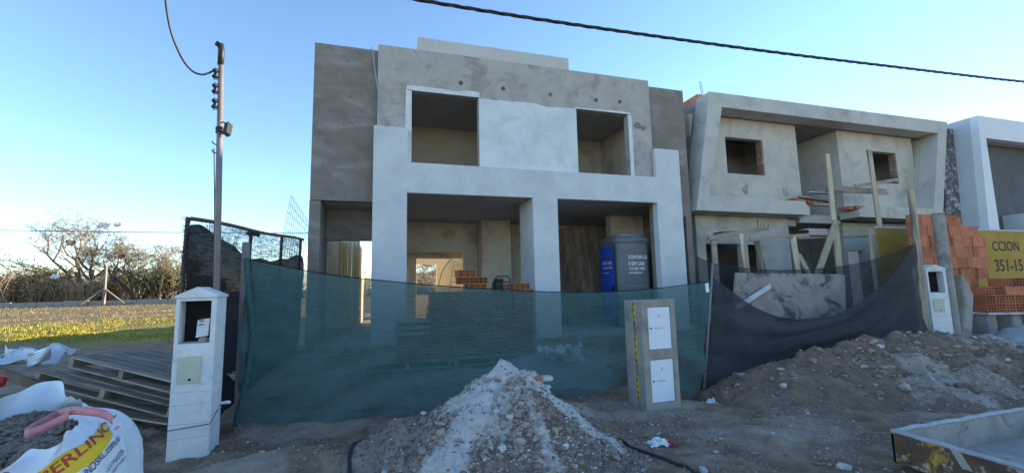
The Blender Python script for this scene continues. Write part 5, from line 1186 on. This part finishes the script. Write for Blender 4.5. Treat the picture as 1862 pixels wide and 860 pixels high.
# low wall, concrete fence post with braces
zw = g(-17, 33); a_, b_ = aY(20, 556, 33), aY(420, 545, 33)
for i in range(14):
    x = -24+i*1.25; zz = .86
    if i == 0: WL = thing('low_wall', 'long low grey kerb wall along the far side of the field', 'wall', (-18, 33, zz))
    MB().box((x, 33, zz-.2), (x+1.23, 33.15, zz+.30+.02*math.sin(i*2))).build('wall_segment', 'pillar_cem', WL)
FP = thing('fence_post', 'concrete fence post with cranked top and two slanting braces', 'fence post', (-17, 32.8, .86))
pt_ = aY(193, 486, 32.8); MB().beam((pt_.x+.05, 32.8, .7), pt_, .11, .1).build('post', 'cement_dark', FP); MB().beam(pt_, aY(190, 478, 32.7), .1, .08).build('crank', 'cement_dark', FP)
for px in (140, 232): q = aY(px, 551, 32.8); MB().beam((q.x, 32.8, .8), (pt_.x, 32.8, pt_.z-1.3), .06, .06).build('brace', 'cement_dark', FP)
# grass
def blades(name, mat, n, x0, x1, y0, y1, h0, h1, seed, keep, label):
    r = np.random.RandomState(seed); X = r.uniform(x0, x1, n*3); Y = r.uniform(y0, y1, n*3); k = keep(X, Y) > r.uniform(0, 1, n*3); X, Y = X[k][:n], Y[k][:n]; n = len(X); Z = Gn(X, Y)-.01
    h = r.uniform(h0, h1, n); a = r.uniform(0, 6.28, n); w_ = r.uniform(.008, .02, n); lx, ly = r.normal(0, .4, n)*h, r.normal(0, .4, n)*h
    V = np.stack([np.stack([X-w_*np.cos(a), Y-w_*np.sin(a), Z], -1), np.stack([X+w_*np.cos(a), Y+w_*np.sin(a), Z], -1), np.stack([X+lx, Y+ly, Z+h], -1)], 1).reshape(-1, 3)
    F = np.arange(n*3).reshape(-1, 3); me = bpy.data.meshes.new(name); me.vertices.add(len(V)); me.vertices.foreach_set('co', V.ravel()); me.loops.add(F.size); me.loops.foreach_set('vertex_index', F.ravel().astype(np.int32))
    me.polygons.add(n); me.polygons.foreach_set('loop_start', np.arange(0, n*3, 3, dtype=np.int32)); me.polygons.foreach_set('loop_total', np.full(n, 3, np.int32)); me.update(calc_edges=True); me.materials.append(mt[mat])
    o = bpy.data.objects.new(name, me); C.objects.link(o); kind(o, 'stuff'); o['label'] = label; o['category'] = 'grass'
gk = lambda X, Y: sst(13.5, 16, Y+1.2*fbm(X*.35, Y*.35, 21, 4)+.15*(X+8))*(1-sst(18.5, 22, Y+3*fbm(X*.35, Y*.35, 21, 4)))*(.15+.7*sst(-.1, .3, fbm(X*.8, Y*.8, 91, 3)))
blades('grass', 'grass', 26000, -24, -4, 13, 25, .04, .11, 1, gk, 'short yellow-green grass strip lit by the low sun')
blades('dry_grass', 'grass_dry', 12000, -30, -4, 16.5, 33, .03, .10, 2, lambda X, Y: sst(17, 21, Y)*(.25+.75*sst(-.1, .4, fbm(X*.7, Y*.7, 95, 3))), 'dry straw-coloured grass covering the far part of the field')
